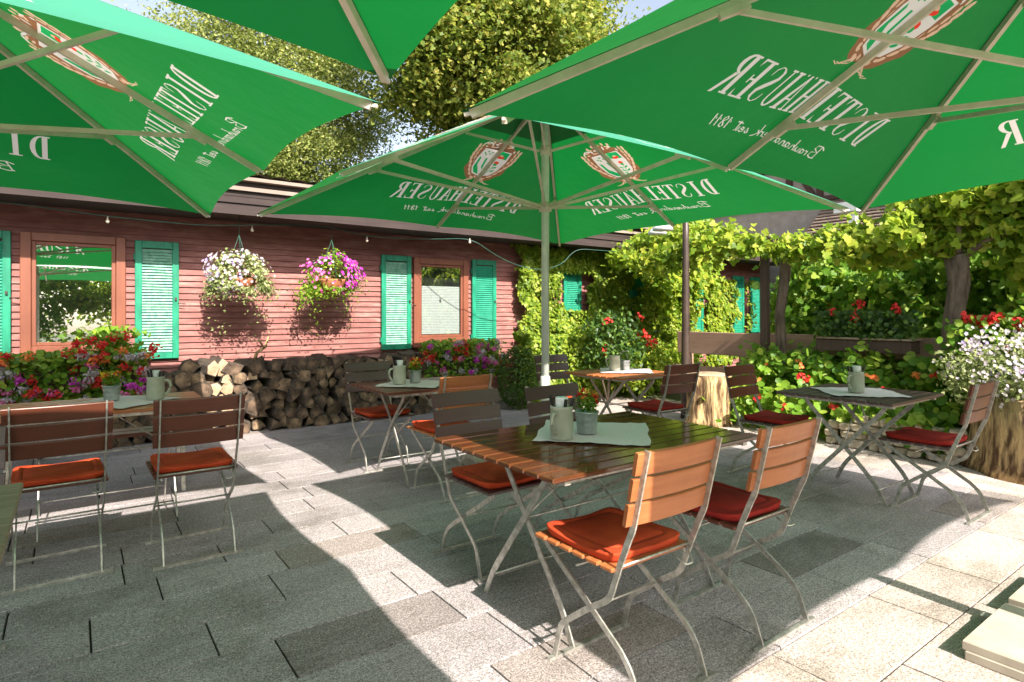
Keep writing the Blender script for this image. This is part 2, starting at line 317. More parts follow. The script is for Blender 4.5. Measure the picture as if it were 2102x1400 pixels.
# ---------------------------------------------------------------- setting: ground and paving
g = MB(); g.box(-150, 150, -150, 150, -.6, -.05); tag(g.build('ground', M['ground']), kind='structure')
g = MB(); g.box(-6, 7.15, -4.5, 7.6, -.049, -.012); tag(g.build('paving_bed', M['joint']), kind='structure')
def paving():
    ys = [-4.2, -3.6, -3.0, -2.4, -1.8, -1.2, -.65, -.3, 0, .32, .63, .95, 1.27, 1.57, 1.85, 2.19, 2.51, 2.82, 3.14, 3.43, 3.71]
    while ys[-1] < 7.3: ys.append(round(ys[-1]+.285, 3))
    anch = {2.82: [.055], 3.14: [-.23, .33, .89], 3.43: [.2, .65], 2.51: [.45], 2.19: [.65, 1.36], 1.57: [2.84, 3.6], 1.27: [3.68], .95: [2.97], 1.85: [3.09, 4.38], .63: [3.3], 1.85: [3.09, 4.38]}
    rr = random.Random(5); v = []; f = []; tint = []
    for j in range(len(ys)-1):
        y0, y1 = ys[j], ys[j+1]; a = sorted([-6+rr.random()*.5]+anch.get(y0, [])+[7.1]); xs = [-6.0]
        for q in a:
            span = q-xs[-1]
            if span < .3 and q not in anch.get(y0, []): continue
            k = max(1, round(span/(.72+rr.random()*.14))); base = xs[-1]
            for i in range(1, k+1): xs.append(base+span*i/k+(rr.uniform(-.06, .06) if i < k else 0))
        for i in range(len(xs)-1):
            x0, x1 = xs[i]+.004, xs[i+1]-.004; ya, yb = y0+.004, y1-.004; h = rr.uniform(-.001, .001); o = len(v); b = .0015
            v += [(x0, ya, -.03), (x1, ya, -.03), (x1, yb, -.03), (x0, yb, -.03), (x0, ya, h-b), (x1, ya, h-b), (x1, yb, h-b), (x0, yb, h-b), (x0+b, ya+b, h), (x1-b, ya+b, h), (x1-b, yb-b, h), (x0+b, yb-b, h)]
            f += [(o+8, o+9, o+10, o+11)]+[(o+q, o+(q+1) % 4, o+4+(q+1) % 4, o+4+q) for q in range(4)]+[(o+4+q, o+4+(q+1) % 4, o+8+(q+1) % 4, o+8+q) for q in range(4)]
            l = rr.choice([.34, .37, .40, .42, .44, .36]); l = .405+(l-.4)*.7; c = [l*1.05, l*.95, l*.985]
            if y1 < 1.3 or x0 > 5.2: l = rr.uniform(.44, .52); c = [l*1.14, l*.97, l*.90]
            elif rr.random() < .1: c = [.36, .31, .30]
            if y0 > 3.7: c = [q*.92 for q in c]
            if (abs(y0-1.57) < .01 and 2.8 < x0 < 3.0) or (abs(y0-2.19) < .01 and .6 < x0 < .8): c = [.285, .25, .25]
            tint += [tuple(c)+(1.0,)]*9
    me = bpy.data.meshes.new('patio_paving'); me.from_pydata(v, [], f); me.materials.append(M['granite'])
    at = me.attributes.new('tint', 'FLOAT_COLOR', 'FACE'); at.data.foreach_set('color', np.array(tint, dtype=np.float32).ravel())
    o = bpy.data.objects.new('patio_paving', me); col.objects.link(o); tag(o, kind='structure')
paving()

# ---------------------------------------------------------------- the wood-clad building
W = 7.35
bl = empty('wooden_building', (3, W, 0), 0, 'long low red weatherboard building with green shutters and flat plank roof edge', 'building')
def L(o): o.location = (-3, -W, 0); return o
mb = MB(); z = .12; pr = []
while z < 2.5: pr += [(W-.022, z), (W-.004, z+.066)]; z += .0665
x0, x1 = -4.5, 12.2; n = len(pr)
mb.add([(x, y, zz) for x in (x0, x1) for y, zz in pr], [(i, n+i, n+i+1, i+1) for i in range(n-1)])
mb.box(x0, x1, W+.002, W+3, 0, 2.5)
L(mb.build('wall', M['clad'], bl))
mb = MB(); mb.box(x0-.02, x1+.02, W-.035, W-.001, -.012, .13); L(mb.build('plinth', M['concrete'], bl))
# roof: boarded soffit, fascia planks in steps, sloping sheet
rf = MB(); rf.box(-4.9, 12.45, 6.70, W+.1, 2.335, 2.36, 1); rf.box(-4.9, 12.5, 6.665, 6.697, 2.32, 2.43, 1); rf.box(-4.9, 12.5, 6.645, 6.70, 2.435, 2.50, 1)
rf.box(-4.9, 12.5, 6.60, 6.70, 2.56, 2.60, 0); rf.box(-4.9, 12.5, 6.64, 6.70, 2.503, 2.556, 1)
rf.box(-4.95, 12.55, 6.58, 6.72, 2.665, 2.70, 0); rf.box(-4.9, 12.5, 6.66, 6.70, 2.603, 2.662, 1)
pts = []; nx = 180
for i in range(nx+1):
    x = -4.95+17.5*i/nx; zz = .012*(1 if i % 2 else -1); pts += [(x, 6.56, 2.725+zz), (x, 8.2, 2.84+zz), (x, 10.6, 3.1+zz)]
rf.add(pts, [(3*i+k, 3*i+3+k, 3*i+4+k, 3*i+1+k) for i in range(nx) for k in (0, 1)], 0)
rf.box(12.45, 12.55, 6.6, 10.6, 2.35, 2.75, 1)
L(rf.build('roof', [M['roofE'], M['soffit']], bl))
def window(xa, xb, z0, z1, blind=False):
    f = MB(); w = .085; yf, yb = W-.075, W-.024
    f.box(xa, xa+w, yf, yb, z0, z1, 0, .006); f.box(xb-w, xb, yf, yb, z0, z1, 0, .006); f.box(xa+w, xb-w, yf, yb, z1-w, z1, 0, .006); f.box(xa+w, xb-w, yf, yb, z0, z0+w, 0, .006)
    w2 = .035; a, b, c, d = xa+w+.001, xb-w-.001, z0+w+.001, z1-w-.001
    f.box(a, a+w2, yf+.018, yb-.002, c, d, 0, .004); f.box(b-w2, b, yf+.018, yb-.002, c, d, 0, .004); f.box(a+w2, b-w2, yf+.018, yb-.002, d-w2, d, 0, .004); f.box(a+w2, b-w2, yf+.018, yb-.002, c, c+w2, 0, .004)
    win = L(f.build('window', M['frame'], bl)); a += w2; b -= w2; c += w2; d -= w2
    p = MB(); tx, tz = (0, 0) if blind else (.008, .0052); y_ = yf+.030; p.add([(a, y_+tx-tz, c), (b, y_-tx-tz, c), (b, y_-tx+tz, d), (a, y_+tx+tz, d)], [(0, 1, 2, 3)]); p.build('pane', M['glass2' if blind else 'glass'], win)
    k = MB(); k.add([(a, yb-.001, c), (b, yb-.001, c), (b, yb-.001, d), (a, yb-.001, d)], [(0, 1, 2, 3)]); k.build('backing', M['dark'], win)
    if blind:
        bb = MB(); zz = c+.01
        while zz < c+(d-c)*.72: bb.box(a+.012, b-.012, yb-.012, yb-.005, zz, zz+.019); zz += .022
        bb.build('blind', M['white'], win)
    s_ = MB(); s_.box(xa-.03, xb+.03, yf-.05, yb, z0-.045, z0-.003, 0, .006); s_.build('sill', M['frame'], win)
window(-.41, .43, .90, 2.075); window(3.69, 4.55, .88, 2.05, True)
def shutter(xa, xb, z0, z1, faded=False, ang=0):
    s_ = MB(); w = .062; yf, yb = W-.066, W-.03
    for q in ((xa, xa+w, z0, z1), (xb-w, xb, z0, z1), (xa+w, xb-w, z1-.075, z1), (xa+w, xb-w, z0, z0+.065)): s_.box(q[0], q[1], yf, yb, q[2], q[3], 0, .004)
    s_.box(xa-.012, xa, yf+.01, yb+.02, z0+.1, z0+.16); s_.box(xa-.012, xa, yf+.01, yb+.02, z1-.2, z1-.14)
    o = L(s_.build('shutter', M['shut'], bl)); l = MB(); zz = z0+.07
    while zz < z1-.10:
        l.add([(xa+w, yf+.006, zz), (xb-w, yf+.006, zz), (xb-w, yf+.010, zz+.004), (xa+w, yf+.010, zz+.004), (xa+w, yf+.028, zz+.031), (xb-w, yf+.028, zz+.031), (xa+w, yf+.03, zz+.027), (xb-w, yf+.03, zz+.027)],
              [(0, 1, 3, 2)[::-1], (3, 2, 5, 4), (0, 6, 7, 1), (4, 5, 7, 6)]); zz += .030
    l.build('louvers', M['louvP' if faded else 'shutP'], o)
    k = MB(); k.box(xb-.04, xb-.022, yf-.02, yf-.001, (z0+z1)/2, (z0+z1)/2+.03); k.tube([(xb-.01, yf-.01, (z0+z1)/2-.03), (xb+.06, yf-.015, (z0+z1)/2-.04)], .005, 6); k.build('catch', M['postD'], o)
shutter(-.86, -.475, .88, 2.07); shutter(.51, .91, .82, 2.055, True); shutter(3.23, 3.655, .82, 2.06, True); shutter(4.62, 5.04, .83, 2.07)
shutter(6.36, 6.74, .85, 2.06); shutter(7.88, 8.26, .85, 2.06); shutter(9.62, 9.98, .85, 2.05); shutter(10.97, 11.36, .88, 2.06); shutter(11.60, 12.0, .88, 2.06)

# ---------------------------------------------------------------- parasols: printed cloth cut into the panel mesh
def rib_poly(pts, w):
    pts = [np.array(p, float) for p in pts]; l, r = [], []
    ws = w if hasattr(w, '__len__') else [w]*len(pts)
    for i, p in enumerate(pts):
        t = pts[min(i+1, len(pts)-1)]-pts[max(i-1, 0)]; t /= np.linalg.norm(t)+1e-9; n_ = np.array([-t[1], t[0]])*ws[i]/2; l.append(p+n_); r.append(p-n_)
    return [[l[i], l[i+1], r[i+1], r[i]] for i in range(len(pts)-1)]+[[p+np.array([cos(a), sin(a)])*ws[i]/2 for a in np.arange(6)*pi/3] for i, p in enumerate(pts) if 0 < i < len(pts)-1]
def rect(x0, x1, y0, y1): return [[(x0, y0), (x1, y0), (x1, y1), (x0, y1)]]
GW, GH = .118, .228
def glyph(ch):
    T, t, s = .27, .09, .045; o = []
    def S(x0, x1, y): return rect(x0, x1, 0 if y == 0 else 1-s, s if y == 0 else 1)
    if ch == 'D':
        o += rect(.12, .12+T, 0, 1)+S(0, .5, 0)+S(0, .5, 1)
        A = np.linspace(-pi/2, pi/2, 10)
        for a, b in zip(A[:-1], A[1:]): o.append([(.42+.56*cos(a), .5+.5*sin(a)), (.42+.56*cos(b), .5+.5*sin(b)), (.42+.30*cos(b), .5+.45*sin(b)), (.42+.30*cos(a), .5+.45*sin(a))])
    if ch == 'I': o += rect(.36, .36+T, 0, 1)+S(.18, .82, 0)+S(.18, .82, 1)
    if ch == 'L': o += rect(.14, .14+T, 0, 1)+S(0, .55, 1)+S(0, .96, 0)+[[(.96, 0), (.96, .24), (.84, .045)]]
    if ch == 'E':
        o += rect(.14, .14+T, 0, 1)+S(0, .9, 1)+S(0, .96, 0)+[[(.96, 0), (.96, .22), (.84, .045)], [(.9, 1), (.9, .80), (.78, .955)]]+rect(.4, .72, .48, .53)+rect(.66, .74, .40, .61)
    if ch == 'T': o += rect(.36, .36+T, 0, 1)+S(0, 1, 1)+S(.2, .8, 0)+[[(0, 1), (0, .78), (.13, .955)], [(1, 1), (1, .78), (.87, .955)]]
    if ch == 'H': o += rect(.1, .1+.24, 0, 1)+rect(.68, .92, 0, 1)+rect(.3, .7, .475, .525)+S(0, .44, 0)+S(0, .44, 1)+S(.58, 1.02, 0)+S(.58, 1.02, 1)
    if ch in 'AÄ':
        o += [[(.02, 0), (.12, 0), (.5, .97), (.44, .97)], [(.62, 0), (.92, 0), (.56, 1), (.42, 1)]]+rect(.22, .7, .3, .345)+S(-.06, .28, 0)+S(.5, 1.04, 0)
        if ch == 'Ä': o += [[(x+.055*cos(a), .985+.035*sin(a)) for a in np.arange(8)*pi/4] for x in (.16, .86)]
    if ch == 'U':
        o += rect(.1, .34, .25, 1)+rect(.76, .86, .25, 1)+S(0, .46, 1)+S(.62, 1, 1); A = np.linspace(pi, 2*pi, 9)
        for a, b in zip(A[:-1], A[1:]):
            w = lambda q: .24-.14*(q-pi)/pi
            o.append([(.48+.38*cos(a), .26+.27*sin(a)), (.48+.38*cos(b), .26+.27*sin(b)), (.48+(.38-w(b))*cos(b), .26+.22*sin(b)), (.48+(.38-w(a))*cos(a), .26+.22*sin(a))])
    if ch == 'R':
        o += rect(.12, .12+T, 0, 1)+S(0, .5, 0)+S(0, .5, 1); A = np.linspace(-pi/2, pi/2, 8)
        for a, b in zip(A[:-1], A[1:]): o.append([(.42+.48*cos(a), .755+.245*sin(a)), (.42+.48*cos(b), .755+.245*sin(b)), (.42+.24*cos(b), .755+.2*sin(b)), (.42+.24*cos(a), .755+.2*sin(a))])
        o += [[(.44, .52), (.66, .52), (1.12, -.05), (.92, -.03)]]
    if ch == 'S':
        P = np.array([(.86, .72), (.82, .88), (.62, .965), (.40, .95), (.20, .85), (.17, .70), (.34, .58), (.62, .44), (.82, .32), (.82, .16), (.64, .05), (.40, .03), (.20, .11), (.13, .28)]); wd = [.04, .07, .05, .06, .16, .22, .26, .27, .24, .17, .06, .05, .08, .04]
        P = P*np.array([GW, GH])/GW; q = rib_poly(P, wd); o += [[(x, y*GW/GH) for x, y in poly] for poly in q]
    return o
SCR = {'B': [[(0, 0), (.12, 1.15)], [(-.25, .95), (.1, 1.2), (.55, 1.15), (.6, .85), (.15, .6), (.6, .5), (.62, .15), (.3, 0), (-.1, .05)]],
 'r': [[(0, 0), (.08, .42), (.12, .36), (.3, .42)]], 'a': [[(.34, .4), (.1, .36), (.04, .1), (.2, .02), (.34, .2), (.36, .42), (.38, .03), (.48, .05)]],
 'u': [[(.02, .4), (.04, .08), (.2, .02), (.34, .2), (.36, .42)], [(.36, .42), (.38, .05), (.48, .05)]], 'h': [[(0, 0), (.12, .95)], [(.04, .25), (.2, .42), (.32, .36), (.34, .02), (.44, .05)]],
 'n': [[(0, 0), (.06, .42)], [(.04, .25), (.2, .42), (.3, .36), (.32, .03), (.42, .05)]], 'd': [[(.34, .36), (.12, .4), (.04, .14), (.18, .02), (.34, .2), (.46, 1.0)], [(.34, .2), (.4, .02)]],
 'w': [[(0, .4), (.06, .05), (.22, .38), (.3, .04), (.5, .45)]], 'e': [[(.04, .2), (.3, .26), (.26, .42), (.08, .36), (.04, .1), (.2, .0), (.38, .1)]],
 'k': [[(0, 0), (.14, .95)], [(.05, .2), (.32, .48)], [(.14, .28), (.36, .0), (.6, -.12)]], 's': [[(-.02, .05), (.2, .42), (.26, .12), (.12, .0), (0, .06)]],
 'i': [[(.04, .4), (.06, .03), (.14, .06)]], 't': [[(.06, .85), (.0, .1), (.12, .0)], [(-.18, .68), (.3, .74)]],
 '1': [[(.0, .55), (.2, .9), (.1, 0)]], '8': [[(.3, .75), (.16, .92), (.02, .76), (.3, .4), (.3, .12), (.12, 0), (0, .15), (.28, .55), (.3, .75)]], ' ': []}
ADV = dict(B=.8, r=.3, a=.5, u=.5, h=.48, n=.46, d=.55, w=.6, e=.42, k=.62, s=.38, i=.18, t=.42, **{'1': .32, '8': .46, ' ': .34})
def art():
    layers = [[], [], [], [], []]      # 0 brown, 1 tan, 2 white, 3 red, 4 green
    def E(cx, cy, rx, ry, rot=0, n=8): return [(cx+rx*cos(a)*cos(rot)-ry*sin(a)*sin(rot), cy+rx*cos(a)*sin(rot)+ry*sin(a)*cos(rot)) for a in np.arange(n)*2*pi/n]
    out = []
    # crest: beaded ears of grain round a quartered shield
    rim = []
    for a in np.linspace(0, 2*pi, 40, endpoint=False):
        x, y = cos(a), sin(a); hw = .235 if y < .2 else .25; rim.append((hw*abs(x)**.8*(1 if x > 0 else -1)*(1+.05*sin(11*a)), 1.085+(.265 if y > 0 else .275)*y*(1+.04*sin(9*a))))
    out.append((rim, 1)); rr = random.Random(3)
    for sx in (-1, 1):
        for k in range(9):
            t = k/8; x = sx*(.05+.175*min(1, t*1.5)**.7); y = .835+.44*t; rot = (pi/2-sx*(.9-.8*t))
            out.append((E(x+sx*.012, y, .034, .014, rot), 2)); out.append((E(x-sx*.022, y+.014, .028, .010, rot+.3*sx), 2))
        for k in range(4): out += [(p, 2) for p in rib_poly([(sx*.04, .845), (sx*(.05+.03*k), .80-.008*k), (sx*(.09+.03*k), .79)], .006)]
    for k in range(15): out.append((E(rr.uniform(-.2, .2), rr.uniform(1.27, 1.335), rr.uniform(.015, .032), .010, rr.uniform(0, 3), 6), rr.choice([2, 2, 3])))
    for k in range(5): out.append((E(-.12+.06*k, 1.355+.012*(k % 2), .014, .02), 2))
    sh = [(-.155, 1.255), (.155, 1.255), (.168, 1.12), (.15, .99), (.10, .90), (0, .86), (-.10, .90), (-.15, .99), (-.168, 1.12)]
    out.append(([(x*1.08, 1.08+(y-1.08)*1.06) for x, y in sh], 1)); out.append((sh, 3))
    out.append(([(-.145, 1.14), (-.12, 1.12), (-.11, 1.03), (-.05, .94), (-.02, .885), (-.09, .915), (-.135, .99)], 5))
    out.append(([(-.07, 1.12), (-.045, 1.12), (-.03, 1.03), (-.012, .95), (-.05, 1.0)], 5))
    for x, y in ((-.12, 1.19), (-.09, 1.21), (-.06, 1.18), (-.10, 1.17), (-.04, 1.2)): out.append((E(x, y, .014, .009, x*9, 6), 5))
    out.append(([(.01, 1.24), (.14, 1.24), (.145, 1.15), (.01, 1.15)], 5)); out.append((E(.075, 1.165, .042, .020, .2), 4)); out.append((E(.075, 1.185, .02, .012), 2))
    out.append((E(.078, 1.085, .026, .024), 4)); out.append((E(.078, 1.06, .02, .018), 5)); out += [(p, 5) for p in rib_poly([(.076, 1.06), (.066, .96), (.04, .90)], .006)]
    for sx, y in ((1, 1.02), (-1, 1.01), (1, .97), (-1, .965), (-1, .92)): out.append((E(.066+sx*.03, y, .026, .011, sx*.6, 6), 5))
    # word, mirrored when seen from below: reads from +u to -u
    word = 'DISTELHÄUSER'; adv = 1.53/len(word)
    for k, ch in enumerate(word):
        u0 = .765-adv*k
        for poly in glyph(ch): out.append(([(u0-x*GW*.93, .455+y*GH) for x, y in poly], 3))
    x = .56; hgt = .085
    for ch in 'Brauhandwerk seit 1811':
        for st in SCR[ch]:
            for p in rib_poly([(x-(px+py*.18)*hgt*1.25, .262+py*hgt) for px, py in st], .0085): out.append((p, 3))
        x -= ADV[ch]*hgt*1.35
    return out
ART = art()
def inside(poly, x, y):
    c = False; j = len(poly)-1
    for i in range(len(poly)):
        xi, yi = poly[i]; xj, yj = poly[j]
        if (yi > y) != (yj > y) and x < (xj-xi)*(y-yi)/(yj-yi)+xi: c = not c
        j = i
    return c
ZE, ZA, HA, HB = 2.135, 3.12, 1.84, 1.71
def panel(mb, side):
    w = HA if side in 'NS' else HB; hy = HB if side in 'NS' else HA; Ls = math.hypot(hy, ZA-ZE); vs = []; es = []; fs = []
    bot = [(w*(-1+2*i/40), .06*sin(pi*abs(-1+2*i/40))) for i in range(41)]
    out = bot+[(w*(1-k/16), Ls*k/16) for k in range(1, 17)]+[(-w*(1-k/16), Ls*k/16) for k in range(15, 0, -1)]
    for k, p in enumerate(out): vs.append(p); es.append((k, (k+1) % len(out)))
    for poly, mi in ART:
        b = len(vs); vs += [tuple(map(float, p)) for p in poly]; es += [(b+i, b+(i+1) % len(poly)) for i in range(len(poly))]
    for sx in (-1, 1):   # hip seams
        b = len(vs); vs += [(sx*(w-.045), .035), (sx*.02, Ls-.06)]; es.append((b, b+1))
    for i in range(-12, 13):
        for k in range(1, 14):
            u, v = w*i/12.5+.003, Ls*k/14
            if abs(u) < w*(1-v/Ls)-.03 and v > .1: vs.append((u, v))
    V, _, F, _, _, _ = delaunay_2d_cdt([Vector(p) for p in vs], es, [], 0, 1e-5)
    bx = [(min(p[0] for p in q), max(p[0] for p in q), min(p[1] for p in q), max(p[1] for p in q)) for q, _ in ART]
    tris, mats = [], []
    for t in F:
        cx = sum(V[i].x for i in t)/3; cy = sum(V[i].y for i in t)/3
        if not inside(out, cx, cy): continue
        m = 0
        if cy < .06*sin(pi*min(1, abs(cx)/w))+.014: m = 6
        if abs(cx) > (w-.045)-(cy-.035)*(w-.065)/(Ls-.095): m = 6
        for (q, mi), b in zip(ART, bx):
            if b[0] <= cx <= b[1] and b[2] <= cy <= b[3] and inside(q, cx, cy): m = mi
        tris.append(tuple(t)); mats.append(m)
    dirs = {'N': ((0, 1), (1, 0)), 'E': ((1, 0), (0, -1)), 'S': ((0, -1), (-1, 0)), 'W': ((-1, 0), (0, 1))}; nn, ee = dirs[side]; P = []
    for q in V:
        u, v = q.x, q.y; f = min(1.0, v/Ls); wv = max(.02, w*(1-f)); s_ = min(1, abs(u)/wv); d = hy*(1-f)
        z = ZE+(ZA-ZE)*f+.06*(1-f)*(1-s_)-.026*sin(pi*s_)*(1-f)**.5*min(1, max(0, f*5-.15))
        P.append((nn[0]*d+ee[0]*u, nn[1]*d+ee[1]*u, z))
    o = len(mb.v); mb.v += P
    for t, m in zip(tris, mats):
        a, b, c = (Vector(P[i]) for i in t); t = t if (b-a).cross(c-a).z > 0 else t[::-1]
        mb.f.append(tuple(i+o for i in t)); mb.m.append(m); mb.sm.append(True)
def make_parasol():
    root = empty('parasol', (0, 0, 0), 0, 'x', 'parasol', 'square green beer garden parasols')
    cp = MB()
    for sd in 'NESW': panel(cp, sd)
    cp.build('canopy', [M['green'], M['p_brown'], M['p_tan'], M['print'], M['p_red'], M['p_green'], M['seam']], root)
    vt = MB(); a, b = .42*HA/1.7, .42*HB/1.7; z0 = ZE+(ZA-ZE)*.74
    vt.add([(-a, -b, z0), (a, -b, z0), (a, b, z0), (-a, b, z0), (0, 0, ZA+.06)], [(0, 1, 4), (1, 2, 4), (2, 3, 4), (3, 0, 4)]); vt.build('vent_cap', M['green'], root)
    p = MB(); p.lathe([(.033, .0), (.033, 3.0), (.02, 3.02)], seg=16); p.lathe([(.042, .0), (.042, .75), (.036, .76)], seg=16); p.build('pole', M['pole'], root)
    for zh, r in ((2.17, .055), (2.64, .045), (2.97, .06)):
        h = MB(); h.lathe([(.036, -.04), (r, -.035), (r, .03), (.036, .04)], seg=12); o = h.build('hub', M['rib'], root, (0, 0, zh))
    for i, j in ((1, 1), (1, 0), (1, -1), (0, -1), (-1, -1), (-1, 0), (-1, 1), (0, 1)):
        tip = Vector((i*HA, j*HB, ZE+(0 if i and j else .06))); ap = Vector((0, 0, ZA)); d = (tip-ap); off = Vector((0, 0, -.026)); s0 = .02 if i and j else .012
        r = MB(); r.bar([ap+d*.03+off, ap+d*.985+off], .034, .022, (0, 0, 1)); r.bar([ap+d*.975+off, ap+d*.995+off*.7], .014, .014, (0, 0, 1)); rb = r.build('rib', M['rib'], root)
        f = .58 if i and j else .79
        J = ap+d*f+off*2; s_ = MB(); H = Vector((i*.04, j*.04, 2.17)); s_.bar([H, J], .024, .016, (0, 0, 1)); s_.bar([J-d.normalized()*.05, J+d.normalized()*.07+Vector((0, 0, .004))], .03, .028, (0, 0, 1)); s_.build('strut', M['rib'], root)
        if i and j:
            J = ap+d*.27+off*2; s_ = MB(); s_.bar([Vector((i*.035, j*.035, 2.64)), J], .02, .014, (0, 0, 1)); s_.build('strut', M['rib'], root)
    bs = MB(); bs.bar([(-.5, 0, .016), (.5, 0, .016)], .03, .05, (0, 0, 1)); bs.bar([(0, -.5, .018), (0, .5, .018)], .03, .05, (0, 0, 1)); bs.lathe([(.05, .02), (.05, .35), (.045, .36)], seg=14); bs.build('cross_base', M['steel'], root)
    return root
pp = make_parasol()
PAR = [(-.882, 3.905, .6, 'green printed parasol over the left tables, its sunlit turquoise side showing'), (-.935, .265, 0, 'green parasol whose bare corner points down at the top of the view'),
       (3.227, 3.939, 3.6, 'green printed parasol on the white pole standing behind the near table'), (3.13, .38, 2.0, 'green printed parasol whose big lettering fills the upper right of the view')]
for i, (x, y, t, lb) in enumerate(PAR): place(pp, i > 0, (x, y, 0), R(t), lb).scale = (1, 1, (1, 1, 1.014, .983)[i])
def slab(x, y, z, lb, w=.5):
    s_ = MB(); s_.box(-w/2, w/2, -w/2, w/2, 0, .036, 0, .004); o = s_.build('weight_slab', M['concrete'], None, (x, y, z)); tag(o, lb, 'paving slab', 'concrete slabs weighting the parasol bases'); return o
slab(2.965, .58, .034, 'upper pale concrete slab of the two stacked at the lower right corner'); slab(2.955, .575, -.001+.001, 'lower mottled concrete slab under the pale one at the lower right corner', .49)
slab(3.53, .585, .034, 'pale concrete slab just beyond the stacked pair, cut by the right edge'); slab(3.53, .58, 0, 'bottom concrete slab beyond the stacked pair, cut by the right edge')
for x, y in ((2.95, 3.67), (2.95, 4.21), (3.5, 3.67), (3.5, 4.21)):
    for z in (0.0, .037): slab(x, y, z, 'grey concrete slab weighting the base of the parasol behind the near table')

# ---------------------------------------------------------------- folding chairs
def make_chair(slat, seatm, cushm):
    root = empty('folding_chair', (0, 0, 0), 0, 'x', 'chair'); hw = .187
    for sx in (-1, 1):
        a = MB(); x = sx*hw
        a.bar(rounded([(x, -.035, .87), (x, .028, .60), (x, .045, .565), (x, .092, .45), (x, .132, .335), (x, .24, .262), (x, .385, .15), (x, .425, .0)], .035), .022, .007, (0, 1, .3)); a.build('back_leg_frame', M['steel'], root)
        x = sx*(hw-.018); b = MB()
        b.bar(rounded([(x, .515, .43), (x, .24, .258), (x, .095, .165), (x, .05, .115), (x, .008, .0)], .04), .022, .007, (0, 1, .3)); b.bar([(x, .515, .43), (x, .10, .432)], .014, .006, (0, 0, 1)); b.build('front_leg_frame', M['steel'], root)
    for y in (.425, .005): c = MB(); c.bar([(-hw-.028, y, .006), (hw+.028, y, .006)], .012, .02, (0, 0, 1)); c.build('foot_bar', M['steel'], root)
    for y, z in ((.096, .455), (.24, .26), (.30, .395)): c = MB(); c.tube([(-hw, y, z), (hw, y, z)], .005, 6); c.build('stretcher', M['steel'], root)
    h = MB(); h.tube(rounded([(hw-.01, .10, .45), (hw-.02, .06, .40), (hw-.05, .07, .395), (hw-.06, .12, .42)], .01), .0035, 6); h.build('hook', M['steel'], root)
    for k, zc in enumerate((.825, .738, .651)):
        s_ = MB(); pts = []; yb = -.035+(.87-zc)*.235+.006
        for i in range(9):
            u = -1+i/4; pts.append((u*.215, yb+.012-.016*(1-u*u), zc))
        s_.sweep(pts, [(-.039, -.007), (-.036, -.009), (.036, -.009), (.039, -.007), (.039, .006), (.036, .008), (-.036, .008), (-.039, .006)], (0, -.22, 1)); s_.build('back_slat', M[slat], root)
    for k in range(6):
        y = .105+k*.071; s_ = MB(); s_.box(-.205, .205, y, y+.06, .436, .452, 0, .004); s_.build('seat_slat', M[seatm], root)
    cu = MB(); prof = [(.95, .0), (.99, .005), (1.0, .013), (1.015, .018), (1.015, .023), (1.0, .027), (.975, .025), (.90, .031), (.80, .034), (.785, .030), (.77, .029), (.755, .034), (.5, .037), (.02, .038)]; seg = 64; vs = []
    for q, z in prof:
        for i in range(seg):
            a = 2*pi*i/seg; k = (abs(cos(a))**9+abs(sin(a))**9)**(-1/9); vs.append((.188*q*k*cos(a), .305+.19*q*k*sin(a), .4535+z+(.003*sin(3*a+1)+.003*max(0, k-1.02)/.09*min(1, z*99) if q > .8 else 0)*q))
    cu.add(vs, [tuple(range(seg-1, -1, -1)), tuple(range((len(prof)-1)*seg, len(prof)*seg))]+[(k*seg+i, k*seg+(i+1) % seg, (k+1)*seg+(i+1) % seg, (k+1)*seg+i) for k in range(len(prof)-1) for i in range(seg)], 0, True)
    cu.build('cushion', M[cushm], root); return root
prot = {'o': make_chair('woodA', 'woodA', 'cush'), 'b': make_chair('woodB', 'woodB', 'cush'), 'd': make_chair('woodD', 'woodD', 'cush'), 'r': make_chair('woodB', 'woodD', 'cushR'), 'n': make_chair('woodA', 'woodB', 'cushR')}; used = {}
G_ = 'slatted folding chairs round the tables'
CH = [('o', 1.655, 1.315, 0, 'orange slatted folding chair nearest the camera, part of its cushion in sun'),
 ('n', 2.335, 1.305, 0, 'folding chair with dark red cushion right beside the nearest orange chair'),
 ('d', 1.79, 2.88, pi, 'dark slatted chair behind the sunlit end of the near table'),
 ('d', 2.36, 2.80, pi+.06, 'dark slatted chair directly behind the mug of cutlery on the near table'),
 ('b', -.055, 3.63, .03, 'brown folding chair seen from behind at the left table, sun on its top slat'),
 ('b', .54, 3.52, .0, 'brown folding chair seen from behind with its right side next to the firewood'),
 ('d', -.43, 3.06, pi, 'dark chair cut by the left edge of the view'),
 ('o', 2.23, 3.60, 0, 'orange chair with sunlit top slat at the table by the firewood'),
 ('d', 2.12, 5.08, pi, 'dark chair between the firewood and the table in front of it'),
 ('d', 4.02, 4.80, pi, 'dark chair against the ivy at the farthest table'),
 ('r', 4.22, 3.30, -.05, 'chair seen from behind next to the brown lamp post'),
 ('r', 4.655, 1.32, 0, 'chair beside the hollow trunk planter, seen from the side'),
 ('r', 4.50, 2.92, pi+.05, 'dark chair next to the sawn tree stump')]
for t, x, y, r_, lb in CH:
    place(prot[t], used.get(t), (x, y, 0), r_, lb, G_); used[t] = True

